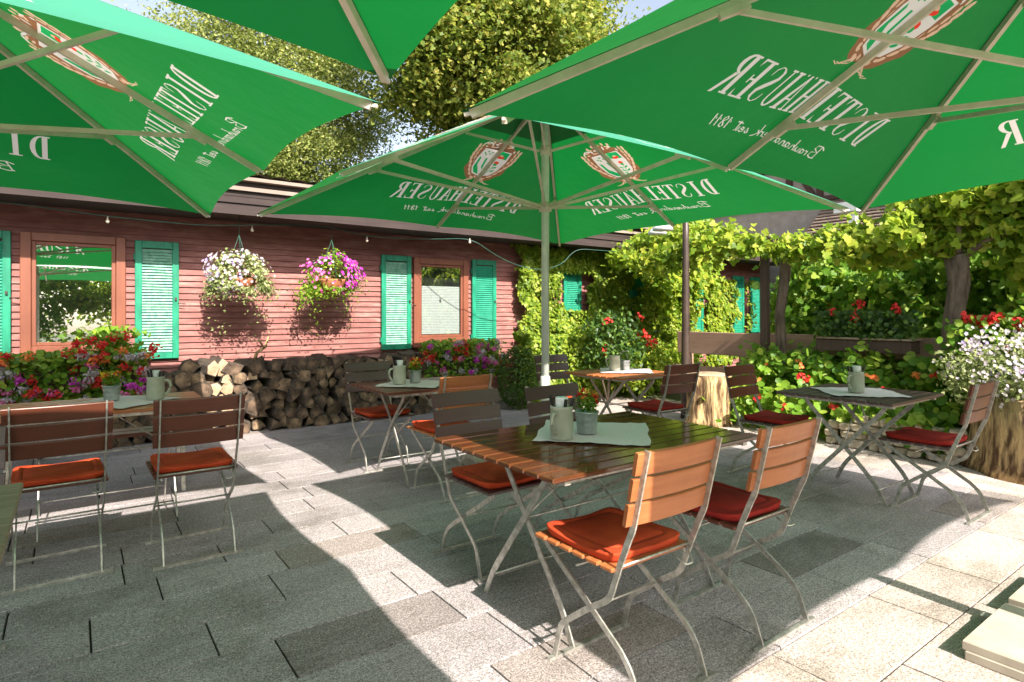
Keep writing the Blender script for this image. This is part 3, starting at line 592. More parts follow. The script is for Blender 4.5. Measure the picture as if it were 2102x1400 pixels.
# ---------------------------------------------------------------- tables
def table(cx, cy, w, d, mat, label, foot=.29, top=.165, cross=.43, n=None, rz=0, inset=.2):
    root = empty('garden_table', (cx, cy, 0), rz, label, 'table', 'folding slatted tables'); H = .725; n = n or round(d/.083); p = d/n
    for k in range(n):
        y = -d/2+k*p; s_ = MB(); s_.box(-w/2, w/2, y+.005, y+p-.005, H-.02, H, 0, .004); s_.build('table_slat', M[mat], root)
    f = MB()
    for sx in (-1, 1): f.bar([(sx*(w/2-.09), -d/2+.03, H-.032), (sx*(w/2-.09), d/2-.03, H-.032)], .022, .03, (0, 0, 1))
    for sy in (-1, 1): f.bar([(-w/2+.08, sy*(d/2-.06), H-.034), (w/2-.08, sy*(d/2-.06), H-.034)], .024, .006, (0, 0, 1))
    f.build('top_frame', M['steel'], root)
    for sx in (-1, 1):
        x = sx*(w/2-inset)
        for k, sy in enumerate((-1, 1)):
            l = MB(); xo = x+k*.012; l.bar(rounded([(xo, sy*top, H-.03), (xo, sy*top*.98, H-.08), (xo, 0, cross), (xo, -sy*foot*.8, .13), (xo, -sy*foot*1.02, .0)], .06, 4), .028, .007, (0, 1, .1)); l.build('leg', M['steel'], root)
    xx = w/2-inset
    for q in ([(-xx, -foot*.86, .10), (xx, -foot*.86, .10)], [(-xx, foot*.86, .10), (xx, foot*.86, .10)], [(-xx, 0, cross), (0, 0, H-.04)], [(xx, 0, cross), (0, 0, H-.04)], [(-xx, 0, cross), (xx, 0, cross)]):
        b = MB(); b.tube(q, .005, 6); b.build('brace', M['steel'], root)
    return root
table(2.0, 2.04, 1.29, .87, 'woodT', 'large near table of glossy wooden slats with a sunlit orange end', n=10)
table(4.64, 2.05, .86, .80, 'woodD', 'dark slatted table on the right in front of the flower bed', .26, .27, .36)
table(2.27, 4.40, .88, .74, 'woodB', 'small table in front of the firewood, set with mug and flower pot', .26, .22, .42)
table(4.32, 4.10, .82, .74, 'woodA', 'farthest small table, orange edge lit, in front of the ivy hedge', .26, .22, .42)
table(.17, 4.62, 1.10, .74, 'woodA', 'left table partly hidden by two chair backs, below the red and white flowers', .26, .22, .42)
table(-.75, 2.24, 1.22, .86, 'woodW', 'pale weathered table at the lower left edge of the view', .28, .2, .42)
bn = empty('wooden_bench', (.15, 5.12, 0), 0, 'low red brown bench behind the left table', 'bench')
for y in (-.13, .01): s_ = MB(); s_.box(-.7, .7, y, y+.125, .43, .455, 0, .005); s_.build('seat', M['woodB'], bn)
for x in (-.5, .5): s_ = MB(); s_.bar(rounded([(x, -.14, 0), (x, -.11, .42), (x, .11, .42), (x, .14, 0)], .03), .025, .012, (0, 0, 1)); s_.build('leg', M['steel'], bn)

# ---------------------------------------------------------------- things on the tables
ZT = .725
def napkin(x, y, s, rz, lb):
    n = 14; v = []; rr = random.Random(int(x*100))
    for i in range(n+1):
        for j in range(n+1):
            a, b = -1+2*i/n, -1+2*j/n; e = max(abs(a), abs(b)); v.append((a*s/2+.006*sin(b*7+x), b*s/2+.005*sin(a*6+y), ZT+.003+.0022*(1+sin(a*5+b*3+x*9))*e+(.004*(e > .95)*abs(sin(a*11+b*9)))))
    f = [(i*(n+1)+j, (i+1)*(n+1)+j, (i+1)*(n+1)+j+1, i*(n+1)+j+1) for i in range(n) for j in range(n)]; m = MB(); m.add(v, f, 0, True); o = m.build('napkin', M['cloth'], None, (x, y, 0)); o.rotation_euler = (0, 0, rz)
    tag(o, lb, 'table napkin', 'pale square cloths laid cornerwise on the tables')
def mug(x, y, rz, lb, glass=False, r=.052, h=.15, cutl=True):
    root = empty('stoneware_mug', (x, y, ZT+.008), rz, lb, 'mug', 'stoneware mugs on the tables')
    m = MB(); m.lathe([(r*.92, 0), (r*1.02, .006), (r*1.02, h*.5), (r*.97, h*.9), (r*1.0, h*.92), (r*.97, h), (r*.86, h), (r*.86, .02), (.001, .018)], seg=28); m.build('body', M['stone_mug'], root)
    hd = MB(); hd.tube(rounded([(r*.95, 0, h*.82), (r*1.55, 0, h*.80), (r*1.75, 0, h*.52), (r*1.3, 0, h*.24), (r*.95, 0, h*.2)], .03, 4), .009, 8); hd.build('handle', M['stone_mug'], root)
    if cutl:
        pn = MB(); pn.lathe([(.001, h-.06), (.026, h-.05), (.031, h+.035), (.028, h+.04), (.001, h+.03)], (0, 0, 0), 10, wob=.12); tag(pn.build('paper_napkin', M['white'], None, (x, y, ZT+.008)), 'folded white paper napkin in the '+lb, 'paper napkin', 'paper napkins in the mugs')
        rr = random.Random(int(x*77)); 
        for k in range(5):
            a = rr.uniform(0, 6.28); c = MB(); x0, y0 = .02*cos(a), .02*sin(a); x1, y1 = .047*cos(a), .047*sin(a); zt = h+rr.uniform(.03, .055)
            c.bar([(x0, y0, .03), (x1*.9, y1*.9, h*.95)], .012, .002, (1, 0, 0), 0); c.bar([(x1*.9, y1*.9, h*.95), (x1*1.15, y1*1.15, zt)], .014, .008, (1, 0, 0), 1)
            o = c.build('cutlery', [M['steel'], M['black']], None, (x, y, ZT+.008)); tag(o, 'black handled cutlery in the '+lb, 'cutlery', 'cutlery in the mugs')
def bucket(x, y, lb, cols, r=.053, h=.10, fl=14, leaf='leafMid'):
    root = empty('flower_pot', (x, y, ZT+.008), 0, lb, 'flower pot', 'small zinc pots of flowers on the tables')
    m = MB(); m.lathe([(r*.80, 0), (r*.83, .004), (r*.86, h*.33), (r*.89, h*.35), (r*.88, h*.40), (r*.92, h*.62), (r*.95, h*.64), (r*.94, h*.69), (r*1.0, h), (r*1.04, h), (r*1.04, h-.008), (r*.98, h-.004), (r*.8, h-.02), (.001, h-.02)], seg=28); m.build('pot', M['zinc'], root)
    n = 260; P, d = blob(n, (0, 0, h+.035), (.06, .06, .045), .3); scatter('foliage', P, d+rdir(n, (0, 0, .6), .6), .022, 'kite', M[leaf], root)
    for c in cols:
        P, d = blob(fl, (0, 0, h+.06), (.055, .055, .04), .7); P[:, 2] = np.abs(P[:, 2]-h)+h; scatter('blossoms', np.repeat(P, 5, 0)+rng.normal(size=(fl*5, 3))*.006, rdir(fl*5, (0, -.3, .8), .6), .02, 'flower', M[c], root)
napkin(2.03, 2.11, .52, R(43), 'pale cloth laid cornerwise on the large near table'); mug(1.80, 2.08, R(200), 'grey green mug full of cutlery on the near table'); bucket(1.985, 2.11, 'zinc bucket of small flowers beside the mug of cutlery on the near table', ['petO', 'petR'], .056, .105, 5)
napkin(4.60, 2.03, .50, R(45), 'pale cloth on the dark table in front of the flower bed'); mug(4.56, 2.03, R(170), 'mug on the dark table by the flower bed', True)
napkin(2.24, 4.40, .5, R(42), 'pale cloth on the table in front of the firewood'); mug(2.12, 4.44, R(175), 'mug on the table by the firewood'); bucket(2.27, 4.46, 'pot of yellow and red flowers on the table in front of the firewood', ['petY', 'petR', 'petO'], .05, .10, 7)
napkin(4.42, 4.14, .5, R(45), 'pale cloth on the farthest table by the ivy'); mug(4.33, 4.2, R(120), 'mug on the farthest table by the ivy', cutl=False); bucket(4.48, 4.2, 'pot of faded flowers on the farthest table by the ivy', ['petW'], .05, .10, 5)
napkin(.24, 4.62, .5, R(44), 'pale cloth on the left table below the window flowers'); mug(.44, 4.62, R(-15), 'mug on the left table below the window'); bucket(.20, 4.72, 'pot of orange flowers on the left table', ['petO', 'petY'], .052, .10, 8)

# ---------------------------------------------------------------- firewood
def make_log(k, big=1.0):
    rr = random.Random(k); n = rr.choice([3, 4, 4, 5, 5, 6, 7, 9]); r = .070*big; a0 = rr.uniform(0, 6.28); pr = []
    for i in range(n):
        a = a0+2*pi*i/n+rr.uniform(-.3, .3); q = r*rr.uniform(.72, 1.35)*(1.15 if n < 5 else 1); pr.append((q*cos(a)*1.08, q*sin(a)))
    ln = .17; m = MB(); v = []
    for y, s_ in ((-ln-.004, .86), (-ln, .97), (0, 1.03), (ln, .95)):
        for x, z in pr: v.append((x*s_+rr.uniform(-.004, .004), y+rr.uniform(-.005, .005), z*s_+rr.uniform(-.004, .004)))
    m.add(v, [tuple(range(n))], 0); m.add(v, [tuple(range(4*n-1, 3*n-1, -1))], 0)
    m.add(v, [(q*n+i, q*n+(i+1) % n, (q+1)*n+(i+1) % n, (q+1)*n+i)[::-1] for q in range(3) for i in range(n)], 1); return m
protoL = []
for k in range(14):
    mm = make_log(k); me = bpy.data.meshes.new('log_mesh'); me.from_pydata(mm.v, [], mm.f); me.polygons.foreach_set('material_index', mm.m)
    protoL.append(me)
def logmesh(k, end):
    me = protoL[k].copy(); me.materials.append(M[end]); me.materials.append(M['logB']); return me
LM = {(k, e): logmesh(k, e) for k in range(14) for e in ('endD', 'endM', 'endL')}
rr = random.Random(21); row = 0; zz = .06
while zz < .80:
    x = -.55+(.065 if row % 2 else 0)
    while x < 3.75:
        lim = .80-.05*sin(x*2.1)-.10*(x < .95) + .05*(x > 2.6) - .16*(x < .6)
        if zz < lim+rr.uniform(-.03, .05):
            sunny = 1.15 < x < 1.62 and (x < 1.42 or zz > .5); e = 'endL' if (sunny and rr.random() < .6) else rr.choice(['endD']*6+['endM']*3)  # pale ends picked where sun strikes the stack: sunlight put into the wood colour
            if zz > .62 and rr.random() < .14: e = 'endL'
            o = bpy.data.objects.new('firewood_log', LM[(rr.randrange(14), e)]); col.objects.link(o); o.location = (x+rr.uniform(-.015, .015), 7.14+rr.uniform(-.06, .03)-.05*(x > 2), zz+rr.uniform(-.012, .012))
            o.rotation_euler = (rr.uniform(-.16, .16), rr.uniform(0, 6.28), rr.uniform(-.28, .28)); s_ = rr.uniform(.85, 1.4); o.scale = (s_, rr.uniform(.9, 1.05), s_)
            lab = {'endD': 'dark weathered log with its split end showing in the stacked firewood', 'endM': 'brown log with its split end showing in the stacked firewood', 'endL': 'pale freshly split log in the stacked firewood'}[e]
            tag(o, lab, 'log', 'logs of the firewood stack by the red wall')
        x += rr.uniform(.125, .15)
    zz += .108; row += 1
for x, z, rt in ((1.62, .80, .5),):
    br = MB(); br.tube([(x, 7.08, z-.04), (x+.05*rt, 7.06, z+.06), (x+.22*rt, 7.05, z+.12), (x+.30*rt, 7.06, z+.24)], .018, 7, 0, [1.2, 1, .8, .4]); br.tube([(x+.2*rt, 7.05, z+.11), (x+.1*rt, 7.0, z+.17), (x+.12*rt, 7.0, z+.22)], .012, 6, 0, [1, .8, .4])
    tag(br.build('dry_branch', M['barkW']), 'pale crooked branch sticking up from the top of the firewood', 'branch')

# ---------------------------------------------------------------- flower boxes and hanging baskets
def geranium(parent, x0, x1, y, zt, nL, specs, leaf='leafBright', dz=.26, seed=0):
    n = nL; P = np.column_stack([rng.uniform(x0, x1, n), y+rng.normal(size=n)*.075, zt-dz*rng.random(n)**1.1+.10*np.sin(rng.uniform(x0, x1, n)*5)*.3])
    scatter('foliage', P, rdir(n, (0, -.6, .7), .6), rng.uniform(.035, .06, n), 'round', M[leaf], parent)
    for c, k, zlo, zhi in specs:
        C_ = np.column_stack([rng.uniform(x0-.02, x1+.02, k), y-.17+rng.normal(size=k)*.045, rng.uniform(zlo, zhi, k)]); m = 34
        P = np.repeat(C_, m, 0)+rng.normal(size=(k*m, 3))*np.array([.024, .014, .018]); scatter('blossoms', P, (P-np.repeat(C_, m, 0))*30+rdir(k*m, (0, -.5, .4), .4), .026, 'flower', M[c], parent)
def flower_box(x0, x1, zb, label, y=6.98):
    root = empty('flower_box', ((x0+x1)/2, y, zb), 0, label, 'flower box'); b = MB(); b.box(x0, x1, y-.09, y+.09, zb, zb+.16, 0, .008); o = b.build('box', M['fenceD'], root); o.location = (-(x0+x1)/2, -y, -zb)
    for q in (x0+.15, x1-.15): k = MB(); k.tube([(q, y+.08, zb-.02), (q, W-.05, zb-.06)], .008, 6); k.tube([(q, y-.09, zb-.015), (q, y+.09, zb-.015)], .008, 6); o2 = k.build('bracket', M['postD'], root); o2.location = (-(x0+x1)/2, -y, -zb)
    h = bpy.data.objects.new('plants', None); return root, (x0+x1)/2
def FB(x0, x1, zb, label, nL, specs, zt, dz, y=6.98):
    root, cx = flower_box(x0, x1, zb, label, y); before = set(root.children)
    geranium(root, x0-.04, x1+.08, y-.05, zt, nL, specs, dz=dz)
    for c in root.children:
        if c not in before: c.location = (-cx, -y, -zb)
    return root
a = FB(-1.2, .50, .62, 'long flower box of red, pink and white geraniums under the left window', 4200, [('petR', 30, .50, .98), ('petP', 17, .52, .9), ('petW', 30, .5, .95), ('petM', 10, .52, .80), ('petO', 6, .85, .96)], .92, .44)
def on(o, par): o.parent = par; o.location = -par.location; return o
n = 260; P = np.column_stack([rng.normal(.28, .13, n), 6.95+rng.normal(size=n)*.06, rng.uniform(.88, 1.18, n)]); on(scatter('foliage', P, rdir(n, (0, -.7, .5), .6), .05, 'vine', M['leafBright']), a)
C_ = np.array([[.02, 6.80, 1.03], [.13, 6.80, 1.05], [.22, 6.80, 1.0], [.30, 6.80, 1.06], [.40, 6.80, 1.08], [.62, 6.83, .90], [.63, 6.83, .96]])
for q in C_: on(scatter('blossom', q+rng.normal(size=(30, 3))*.02, rdir(30, (0, -.6, .4), .5), .03, 'flower', M['petR']), a)
FB(3.66, 4.72, .50, 'flower box of pink, red and white petunias under the second window', 2100, [('petR', 12, .5, .92), ('petP', 14, .5, .95), ('petW', 16, .5, .98), ('petM', 7, .5, .88)], .92, .46, 6.95)
def basket(x, z, label, specs, leaf, seed):
    y = 6.86; root = empty('hanging_basket', (x, y, z), 0, label, 'hanging basket', 'flower baskets hung under the eaves')
    b = MB(); b.lathe([(.05, -.16), (.12, -.12), (.16, -.02), (.165, .0), (.14, -.01), (.001, -.02)], seg=20); b.build('pot', M['terra'], root)
    c = MB()
    for a in (.5, 2.6, 4.7): c.tube([(.16*cos(a), .16*sin(a), 0), (0, 0, .46)], .0035, 5)
    c.tube([(0, 0, .46), (0, 0, 2.335-z)], .003, 5); c.build('hanger', M['cable'], root)
    n = 3600; P = clumped(n, (0, -.02, .05), (.30, .17, .21), 30, .05, .75); d = P-np.array([0, 0, .03]); d /= np.linalg.norm(d, axis=1, keepdims=True); P[:, 2] -= .16*(np.abs(P[:, 0])/.33)**2; keep = ~((P[:, 1] < 0) & (np.abs(P[:, 0]-.04) < .10) & (P[:, 2] < .05) & (P[:, 2] > -.10)); P, d = P[keep], d[keep]
    scatter('foliage', P, d+rdir(len(P), (0, -.3, .3), .5), rng.uniform(.025, .05, len(P)), 'kite', M[leaf], root)
    n = 300; a = rng.uniform(0, 6.28, n); P = np.column_stack([.30*np.cos(a)*rng.uniform(.7, 1.1, n), .2*np.sin(a), -.10-.30*rng.random(n)**2.2*(1+np.sin(a*4))]); P2 = P
    scatter('foliage', P, rdir(n, (0, -.5, 0), .7), .032, 'kite', M[leaf], root)
    for cc, k, cx, cz, sx, sz in specs:
        P, d = blob(k, (0, -.03, .06), (.36, .24, .25), .8); P = P+.025*np.sin(P[:, ::-1]*21+1); P = P[(np.abs(P[:, 0]-cx) < sx) & (np.abs(P[:, 2]-cz) < sz) & (P[:, 1] < .1)]; 
        if len(P): scatter('blossoms', P, (P-np.array([0, .0, .05]))*4+rdir(len(P), (0, -.6, .2), .3), rng.uniform(.03, .045, len(P)), 'flower', M[cc], root)
basket(1.42, 1.67, 'hanging basket of white and lilac petunias with pale foliage, the left of the two', [('petW', 150, 0, .12, .4, .25), ('petL', 160, -.22, .0, .2, .2), ('petW', 120, -.2, .1, .25, .3)], 'leafPale', 1)
basket(2.42, 1.69, 'hanging basket with a cascade of magenta petunias on its right side', [('petM', 900, .24, .08, .14, .3), ('petP', 130, -.05, -.02, .3, .25), ('petW', 110, .1, .2, .3, .2), ('petM', 120, -.1, .2, .2, .15)], 'leafBright', 2)

# ---------------------------------------------------------------- ivy, hedge and shrubs along the wall
def wall_leaves(name, x0, x1, z0, z1, n, mat, shape, size, label, cat='climbing plant', y=7.24, edge=.10, holes=()):
    x = rng.uniform(x0, x1, n); z = rng.uniform(z0, z1, n); e = edge*(np.sin(z*7+x0)+np.sin(z*17+x0*3)*.6)
    k = (x > x0+np.maximum(0, e)) & (x < x1-np.maximum(0, -e)-edge*.4*(1+np.sin(z*9)))
    for hx0, hx1, hz0, hz1 in holes: k &= ~((x > hx0) & (x < hx1) & (z > hz0) & (z < hz1) & (rng.random(n) < .93))
    x, z = x[k], z[k]; dep = .05*np.sin(x*9)+.04*np.sin(z*11+x*5); P = np.column_stack([x, y+dep-rng.random(len(x))*.08, z])
    o = scatter(name, P, rdir(len(x), (0, -1.0, .45), .42), rng.uniform(size*.7, size*1.25, len(x)), shape, mat); tag(o, label, cat); return o
wall_leaves('ivy', 5.36, 6.32, .05, 2.30, 7600, M['leafIvy'], 'ivy', .062, 'ivy climbing the red wall just left of the white parasol pole', holes=((6.12, 6.4, 1.45, 1.85), (5.72, 5.78, 1.3, 2.0)))
wall_leaves('ivy', 6.78, 7.92, .5, 2.32, 8200, M['leafIvy'], 'ivy', .062, 'dense ivy between the two green shutters right of the white pole')
wall_leaves('ivy', 6.2, 6.85, .4, 1.35, 1700, M['leafIvy'], 'ivy', .062, 'ivy growing below the first green shutter right of the pole')
wall_leaves('ivy', 7.9, 9.6, .3, 1.75, 5200, M['leafVine'], 'ivy', .075, 'yellowing creeper low on the red wall left of the brown lamp post', holes=((8.3, 8.6, 1.15, 1.4),))
wall_leaves('ivy', 9.98, 10.98, .3, 1.98, 3300, M['leafVine'], 'ivy', .075, 'yellow green creeper between the far green shutters right of the lamp post')
wall_leaves('ivy', 11.37, 11.58, .9, 2.0, 300, M['leafVine'], 'ivy', .07, 'thin strand of creeper between the last two shutters')
wall_leaves('ivy', 5.3, 7.4, 1.95, 2.33, 2000, M['leafIvy'], 'ivy', .06, 'dark shaded ivy under the eaves above the pole')
def hanging_vine():
    cs = []; 
    for k in range(30): cs.append((rng.uniform(7.2, 8.6), rng.uniform(5.9, 6.4), rng.uniform(1.75, 2.75)))
    for k in range(5): cs.append((rng.uniform(8.5, 9.0), rng.uniform(6.0, 6.5), rng.uniform(1.9, 2.7)))
    for k in range(9): cs.append((rng.uniform(7.3, 7.9), rng.uniform(5.9, 6.3), rng.uniform(1.3, 1.8)))
    cs = np.array(cs); n = 7000; P = cs[rng.integers(0, len(cs), n)]+rng.normal(size=(n, 3))*np.array([.10, .09, .12]); return P
P = hanging_vine(); tag(scatter('grape_vine', P, rdir(len(P), (0, -.8, .5), .5), rng.uniform(.055, .09, len(P)), 'vine', M['leafVine']), 'yellow green vine hanging from the eaves on both sides of the lamp post top', 'climbing plant')
def hedge(x0, x1, y0, y1, h, n, mat, shape, size, label, name='hedge', cat='hedge'):
    face = rng.random(n); x = rng.uniform(x0, x1, n); y = np.where(face < .62, y0, rng.uniform(y0, y1, n))+rng.normal(size=n)*.05+.05*np.sin(x*6); hh = h*(1+.10*np.sin(x*3.1)+.05*np.sin(x*9)); z = np.where(face < .62, rng.uniform(.02, 1, n)*hh, hh)+rng.normal(size=n)*.03
    P = np.column_stack([x, y, np.maximum(z, .02)]); o = scatter(name, P, rdir(n, (0, -.9, .5), .5), rng.uniform(size*.7, size*1.3, n), shape, mat); tag(o, label, cat); return o
hedge(5.05, 8.9, 6.62, 6.95, .95, 15000, M['leafIvy'], 'ivy', .065, 'low clipped yellow green hedge along the foot of the ivy wall')
n = 2600; P, d = blob(n, (4.86, 6.50, .42), (.30, .26, .44), .85); P = P[P[:, 2] > .01]; tag(scatter('round_bush', P, (P-np.array([4.86, 6.5, .4]))*3+rdir(len(P), (0, 0, 0), .5), .045, 'kite', M['leafDark']), 'dark rounded bush standing between the window flowers and the hedge', 'bush')
sb = empty('flowering_shrub', (6.2, 6.15, 0), 0, 'dark leafy shrub with a few red flowers in front of the ivy hedge', 'shrub')
P = clumped(3000, (.1, 0, .80), (.55, .25, .45), 22, .10, .5, .1); scatter('foliage', P, rdir(len(P), (0, -.7, .5), .6), .075, 'kite', M['leafDark'], sb)
P = clumped(130, (.2, -.15, .95), (.55, .2, .35), 9, .035, .9); scatter('blossoms', P, rdir(len(P), (0, -.7, .4), .4), .045, 'flower', M['petR'], sb)
s_ = MB(); s_.tube([(0, 0, 0), (.03, 0, .5)], .02, 7); s_.tube([(0, 0, 0), (-.12, .04, .5)], .015, 7); s_.build('stem', M['bark'], sb)
P = clumped(2600, (7.35, 6.1, .5), (.9, .3, .45), 26, .11, .5, .03); tag(scatter('leafy_bush', P, rdir(len(P), (0, -.7, .5), .6), .06, 'ivy', M['leafVine']), 'bright yellow green bush between the dark shrub and the lamp post', 'bush')

# ---------------------------------------------------------------- right border: posts, fence, trunks, vines, bed
lp = empty('lamp_post', (6.12, 4.73, 0), 0, 'tall dark brown lamp post beside the sawn stump', 'lamp post')
p = MB(); p.lathe([(.066, 0), (.06, .05), (.05, 1.0), (.04, 2.2), (.034, 2.55), (.001, 2.56)], seg=14); p.build('pole', M['postD'], lp)
for dx, dy, z in ((-.36, .06, 2.30), (.12, .55, 2.34)):
    q = MB(); q.tube(rounded([(0, 0, 2.50), (dx*.6, dy*.6, 2.54), (dx, dy, 2.50), (dx, dy, z+.12)], .08), .008, 6); q.build('arm', M['postD'], lp)
    q = MB(); q.lathe([(.125, 0), (.12, .03), (.07, .085), (.025, .12), (.001, .125)], (dx, dy, z), 18); q.build('lamp_shade', M['lampW'], lp)
FX = 7.2
fn = empty('board_fence', (FX, 3, 0), 0, 'low fence of two wide rough boards behind the stump and flower bed', 'fence')
def F(b, name='board', mat='fence'): o = b.build(name, M[mat], fn); o.location = (-FX, -3, 0); return o
b = MB(); b.box(FX-.02, FX+.02, 4.25, 5.7, .72, 1.03, 0, .006); F(b); b = MB(); b.box(FX-.02, FX+.02, 1.0, 4.245, .80, 1.04, 0, .006); F(b)
b = MB(); b.box(FX-.05, FX-.022, 4.5, 6.0, .12, .55, 0, .006); F(b)
for y in (5.5, 4.62, 3.2, 1.8): b = MB(); b.box(FX+.022, FX+.10, y, y+.10, 0, 1.0, 0, .006); F(b, 'post')
wp = MB(); wp.box(6.86, 6.94, 4.10, 4.19, 0, 2.25, 0, .006); tag(wp.build('wooden_post', M['fenceD']), 'slim dark square post next to the left vine trunk', 'post')
bx = empty('planter_shelf', (6.95, 3.0, .9), 0, 'long narrow box with pale rim hung on the fence, red geraniums above it', 'planter')
b = MB(); b.box(-.12, .12, -.48, .48, -.02, .11, 0, .006); b.build('box', M['fenceD'], bx); b = MB(); b.box(-.135, .135, -.5, .5, .113, .135, 0, .004); b.build('rim', M['woodW'], bx)
C_ = np.array([[-.1, .30, .42], [-.1, .02, .50], [-.1, .06, .36], [-.1, -.35, .45]]); P = np.repeat(C_, 22, 0)+rng.normal(size=(88, 3))*.025; scatter('blossoms', P, rdir(88, (-.8, -.4, .3), .5), .035, 'flower', M['petR'], bx)
n = 900; P = np.column_stack([rng.uniform(-.15, .1, n), rng.uniform(-.5, .5, n), rng.uniform(.12, .42, n)]); scatter('foliage', P, rdir(n, (-.7, -.4, .5), .6), .05, 'round', M['leafDark'], bx)
def trunk_mesh(pts, r, sc, seed):
    m = MB(); rr = random.Random(seed); q = []; 
    for i, p in enumerate(pts): q.append(Vector(p)+Vector((rr.uniform(-.012, .012), rr.uniform(-.012, .012), 0)))
    m.tube(rounded(q, .08, 3), r, 12, 0, None); return m
def vine(name, base, top, r, label, clusters, n, mat, size, limbs, zmin=0, nb=None):
    root = empty(name, base, 0, label, 'vine'); B = Vector(base); H = top
    pts = [(0, 0, 0), (.03, .02, H*.3), (-.03, .03, H*.6), (.02, -.02, H*.85), (0, .0, H)]; t = MB(); sc = [1.25, 1, .92, 1.0, 1.15]
    t.sweep(pts, [(r*(1+.16*sin(3*a)+.1*sin(5*a+1))*cos(a), r*(1+.16*sin(3*a)+.1*sin(5*a+1))*sin(a)) for a in np.arange(14)*2*pi/14], (0, 1, 0), 0, True, sc); t.tube([(.04, .05, 0), (-.02, .07, H*.5), (.05, .03, H)], r*.45, 8); t.build('trunk', M['bark'], root)
    for l in limbs: b_ = MB(); b_.tube([Vector(q) for q in l], r*.5, 8, 0, [1-.6*i/(len(l)-1) for i in range(len(l))]); b_.build('limb', M['bark'], root)
    cs = np.array(clusters); P = cs[rng.integers(0, len(cs), n), :3]+rng.normal(size=(n, 3))*cs[rng.integers(0, len(cs), n), 3:4]; P = P-np.array(base); scatter('crown', P, rdir(len(P), (-.5, -.6, .55), .7), rng.uniform(size*.6, size*1.3, len(P)), 'vine', mat, root); return root
cl = [(6.78+rng.normal()*.05, y, 2.14+.06*math.sin(y*3)+rng.normal()*.04, .075) for y in np.arange(2.9, 6.6, .13)]+[(6.95, y, 2.38+rng.normal()*.04, .07) for y in np.arange(4.5, 6.4, .22)]
vine('grape_vine', (6.9, 3.90, 0), 2.12, .058, 'gnarled vine trunk by the slim post, its leaves trained along the top wire', cl, 2500, M['leafVine'], .075, [[(0, 0, 2.1), (0, .4, 2.2), (.05, 1.2, 2.2), (0, 2.4, 2.25)], [(0, 0, 2.05), (.05, -.3, 2.2), (0, -.9, 2.2)], [(0, 0, 2.0), (-.1, .12, 2.2), (-.12, .2, 2.32)]])
cl = [(6.85+rng.normal()*.16, y, 2.08+.08*math.sin(y*4)+rng.normal()*(.14 if y < 2 else .06), .08) for y in np.arange(.2, 3.1, .06)]+[(6.8+rng.normal()*.1, y, 2.38+.10*(2.9-y)*.5+rng.normal()*.10, .085) for y in np.arange(.6, 2.6, .05)]+[(6.95, y, 1.72+rng.normal()*.12, .09) for y in np.arange(.4, 1.7, .09)]
vine('grape_vine', (6.85, 2.13, 0), 1.86, .085, 'thick dark vine trunk on the right carrying a dense leafy canopy', cl, 9500, M['leafVine'], .080, [[(0, 0, 1.8), (-.05, -.25, 1.98), (-.1, -.6, 2.1)], [(0, 0, 1.8), (.05, .4, 2.05), (.05, 1.2, 2.15)], [(0, 0, 1.82), (-.1, -.05, 2.2)]])
pw = MB(); pw.box(6.86, 6.93, -.5, 6.6, 2.13, 2.20, 0, .005); tag(pw.build('trellis_beam', M['fenceD']), 'dark horizontal beam carrying the vines along the fence', 'beam')
def mass(name, xr, yr, zr, n, mat, shape, size, label, cat, bias=(-.8, -.5, .4), nc=40, cr=.13):
    cs = np.column_stack([rng.uniform(*xr, nc), rng.uniform(*yr, nc), rng.uniform(*zr, nc)]); P = cs[rng.integers(0, nc, n)]+rng.normal(size=(n, 3))*cr; P = P[P[:, 2] > .02]
    o = scatter(name, P, rdir(len(P), bias, .5), rng.uniform(size*.7, size*1.25, len(P)), shape, mat); tag(o, label, cat); return o
mass('climbing_hedge', (7.6, 7.9), (.2, 4.3), (.95, 2.05), 13000, M['leafMid'], 'vine', .085, 'tall shaded wall of grape leaves behind the fence between the two trunks', 'hedge', nc=110, cr=.14)
mass('climbing_hedge', (8.2, 8.6), (-.5, 4.6), (.3, 2.1), 7000, M['leafDark'], 'vine', .10, 'dark green thicket farther back behind the fence', 'hedge', nc=90, cr=.2)
mass('flower_bed', (6.15, 7.0), (2.3, 4.25), (.10, .42), 2600, M['leafBright'], 'round', .085, 'bright nasturtium leaves filling the bed behind the right table', 'plants', (-.5, -.4, .8), 60, .10)
mass('flower_bed', (6.6, 7.05), (1.7, 4.2), (.45, .75), 2300, M['leafMid'], 'round', .08, 'taller leafy plants along the fence board behind the bed', 'plants', (-.5, -.4, .8), 60, .10)
mass('flower_bed', (6.2, 6.6), (1.9, 2.6), (.05, .40), 900, M['leafMid'], 'round', .08, 'round leaves spilling over the dry stones next to the trunk planter', 'plants', (-.5, -.4, .8), 24, .08)
def blooms(pts, mat, label, s=.04, m=12, sp=.02, name='nasturtium'):
    for q in pts: tag(scatter(name, np.array(q)+rng.normal(size=(m, 3))*sp, rdir(m, (-.7, -.5, .4), .5), s, 'flower', mat), label, 'flower', 'flower heads in the right border')
blooms([(6.25, 3.35, .62), (6.25, 3.28, .60), (6.3, 2.55, .56), (6.1, 3.75, .38), (6.2, 3.0, .35), (6.1, 3.45, .30), (6.5, 2.2, .72), (6.5, 2.9, .70)], M['petR'], 'red nasturtium flower in the bed behind the right table', .045, 8)
blooms([(6.4, 2.7, .66), (6.5, 3.5, .74), (6.5, 2.35, .70), (6.3, 3.9, .55), (6.5, 3.9, .72)], M['petO'], 'orange nasturtium flower in the bed behind the right table', .045, 8)
blooms([(6.1, 2.85, .30), (6.15, 3.7, .68), (6.1, 2.2, .35)], M['leafBright'], 'lime yellow leaf rosette low in the flower bed', .10, 7, .03, 'leaf_rosette')
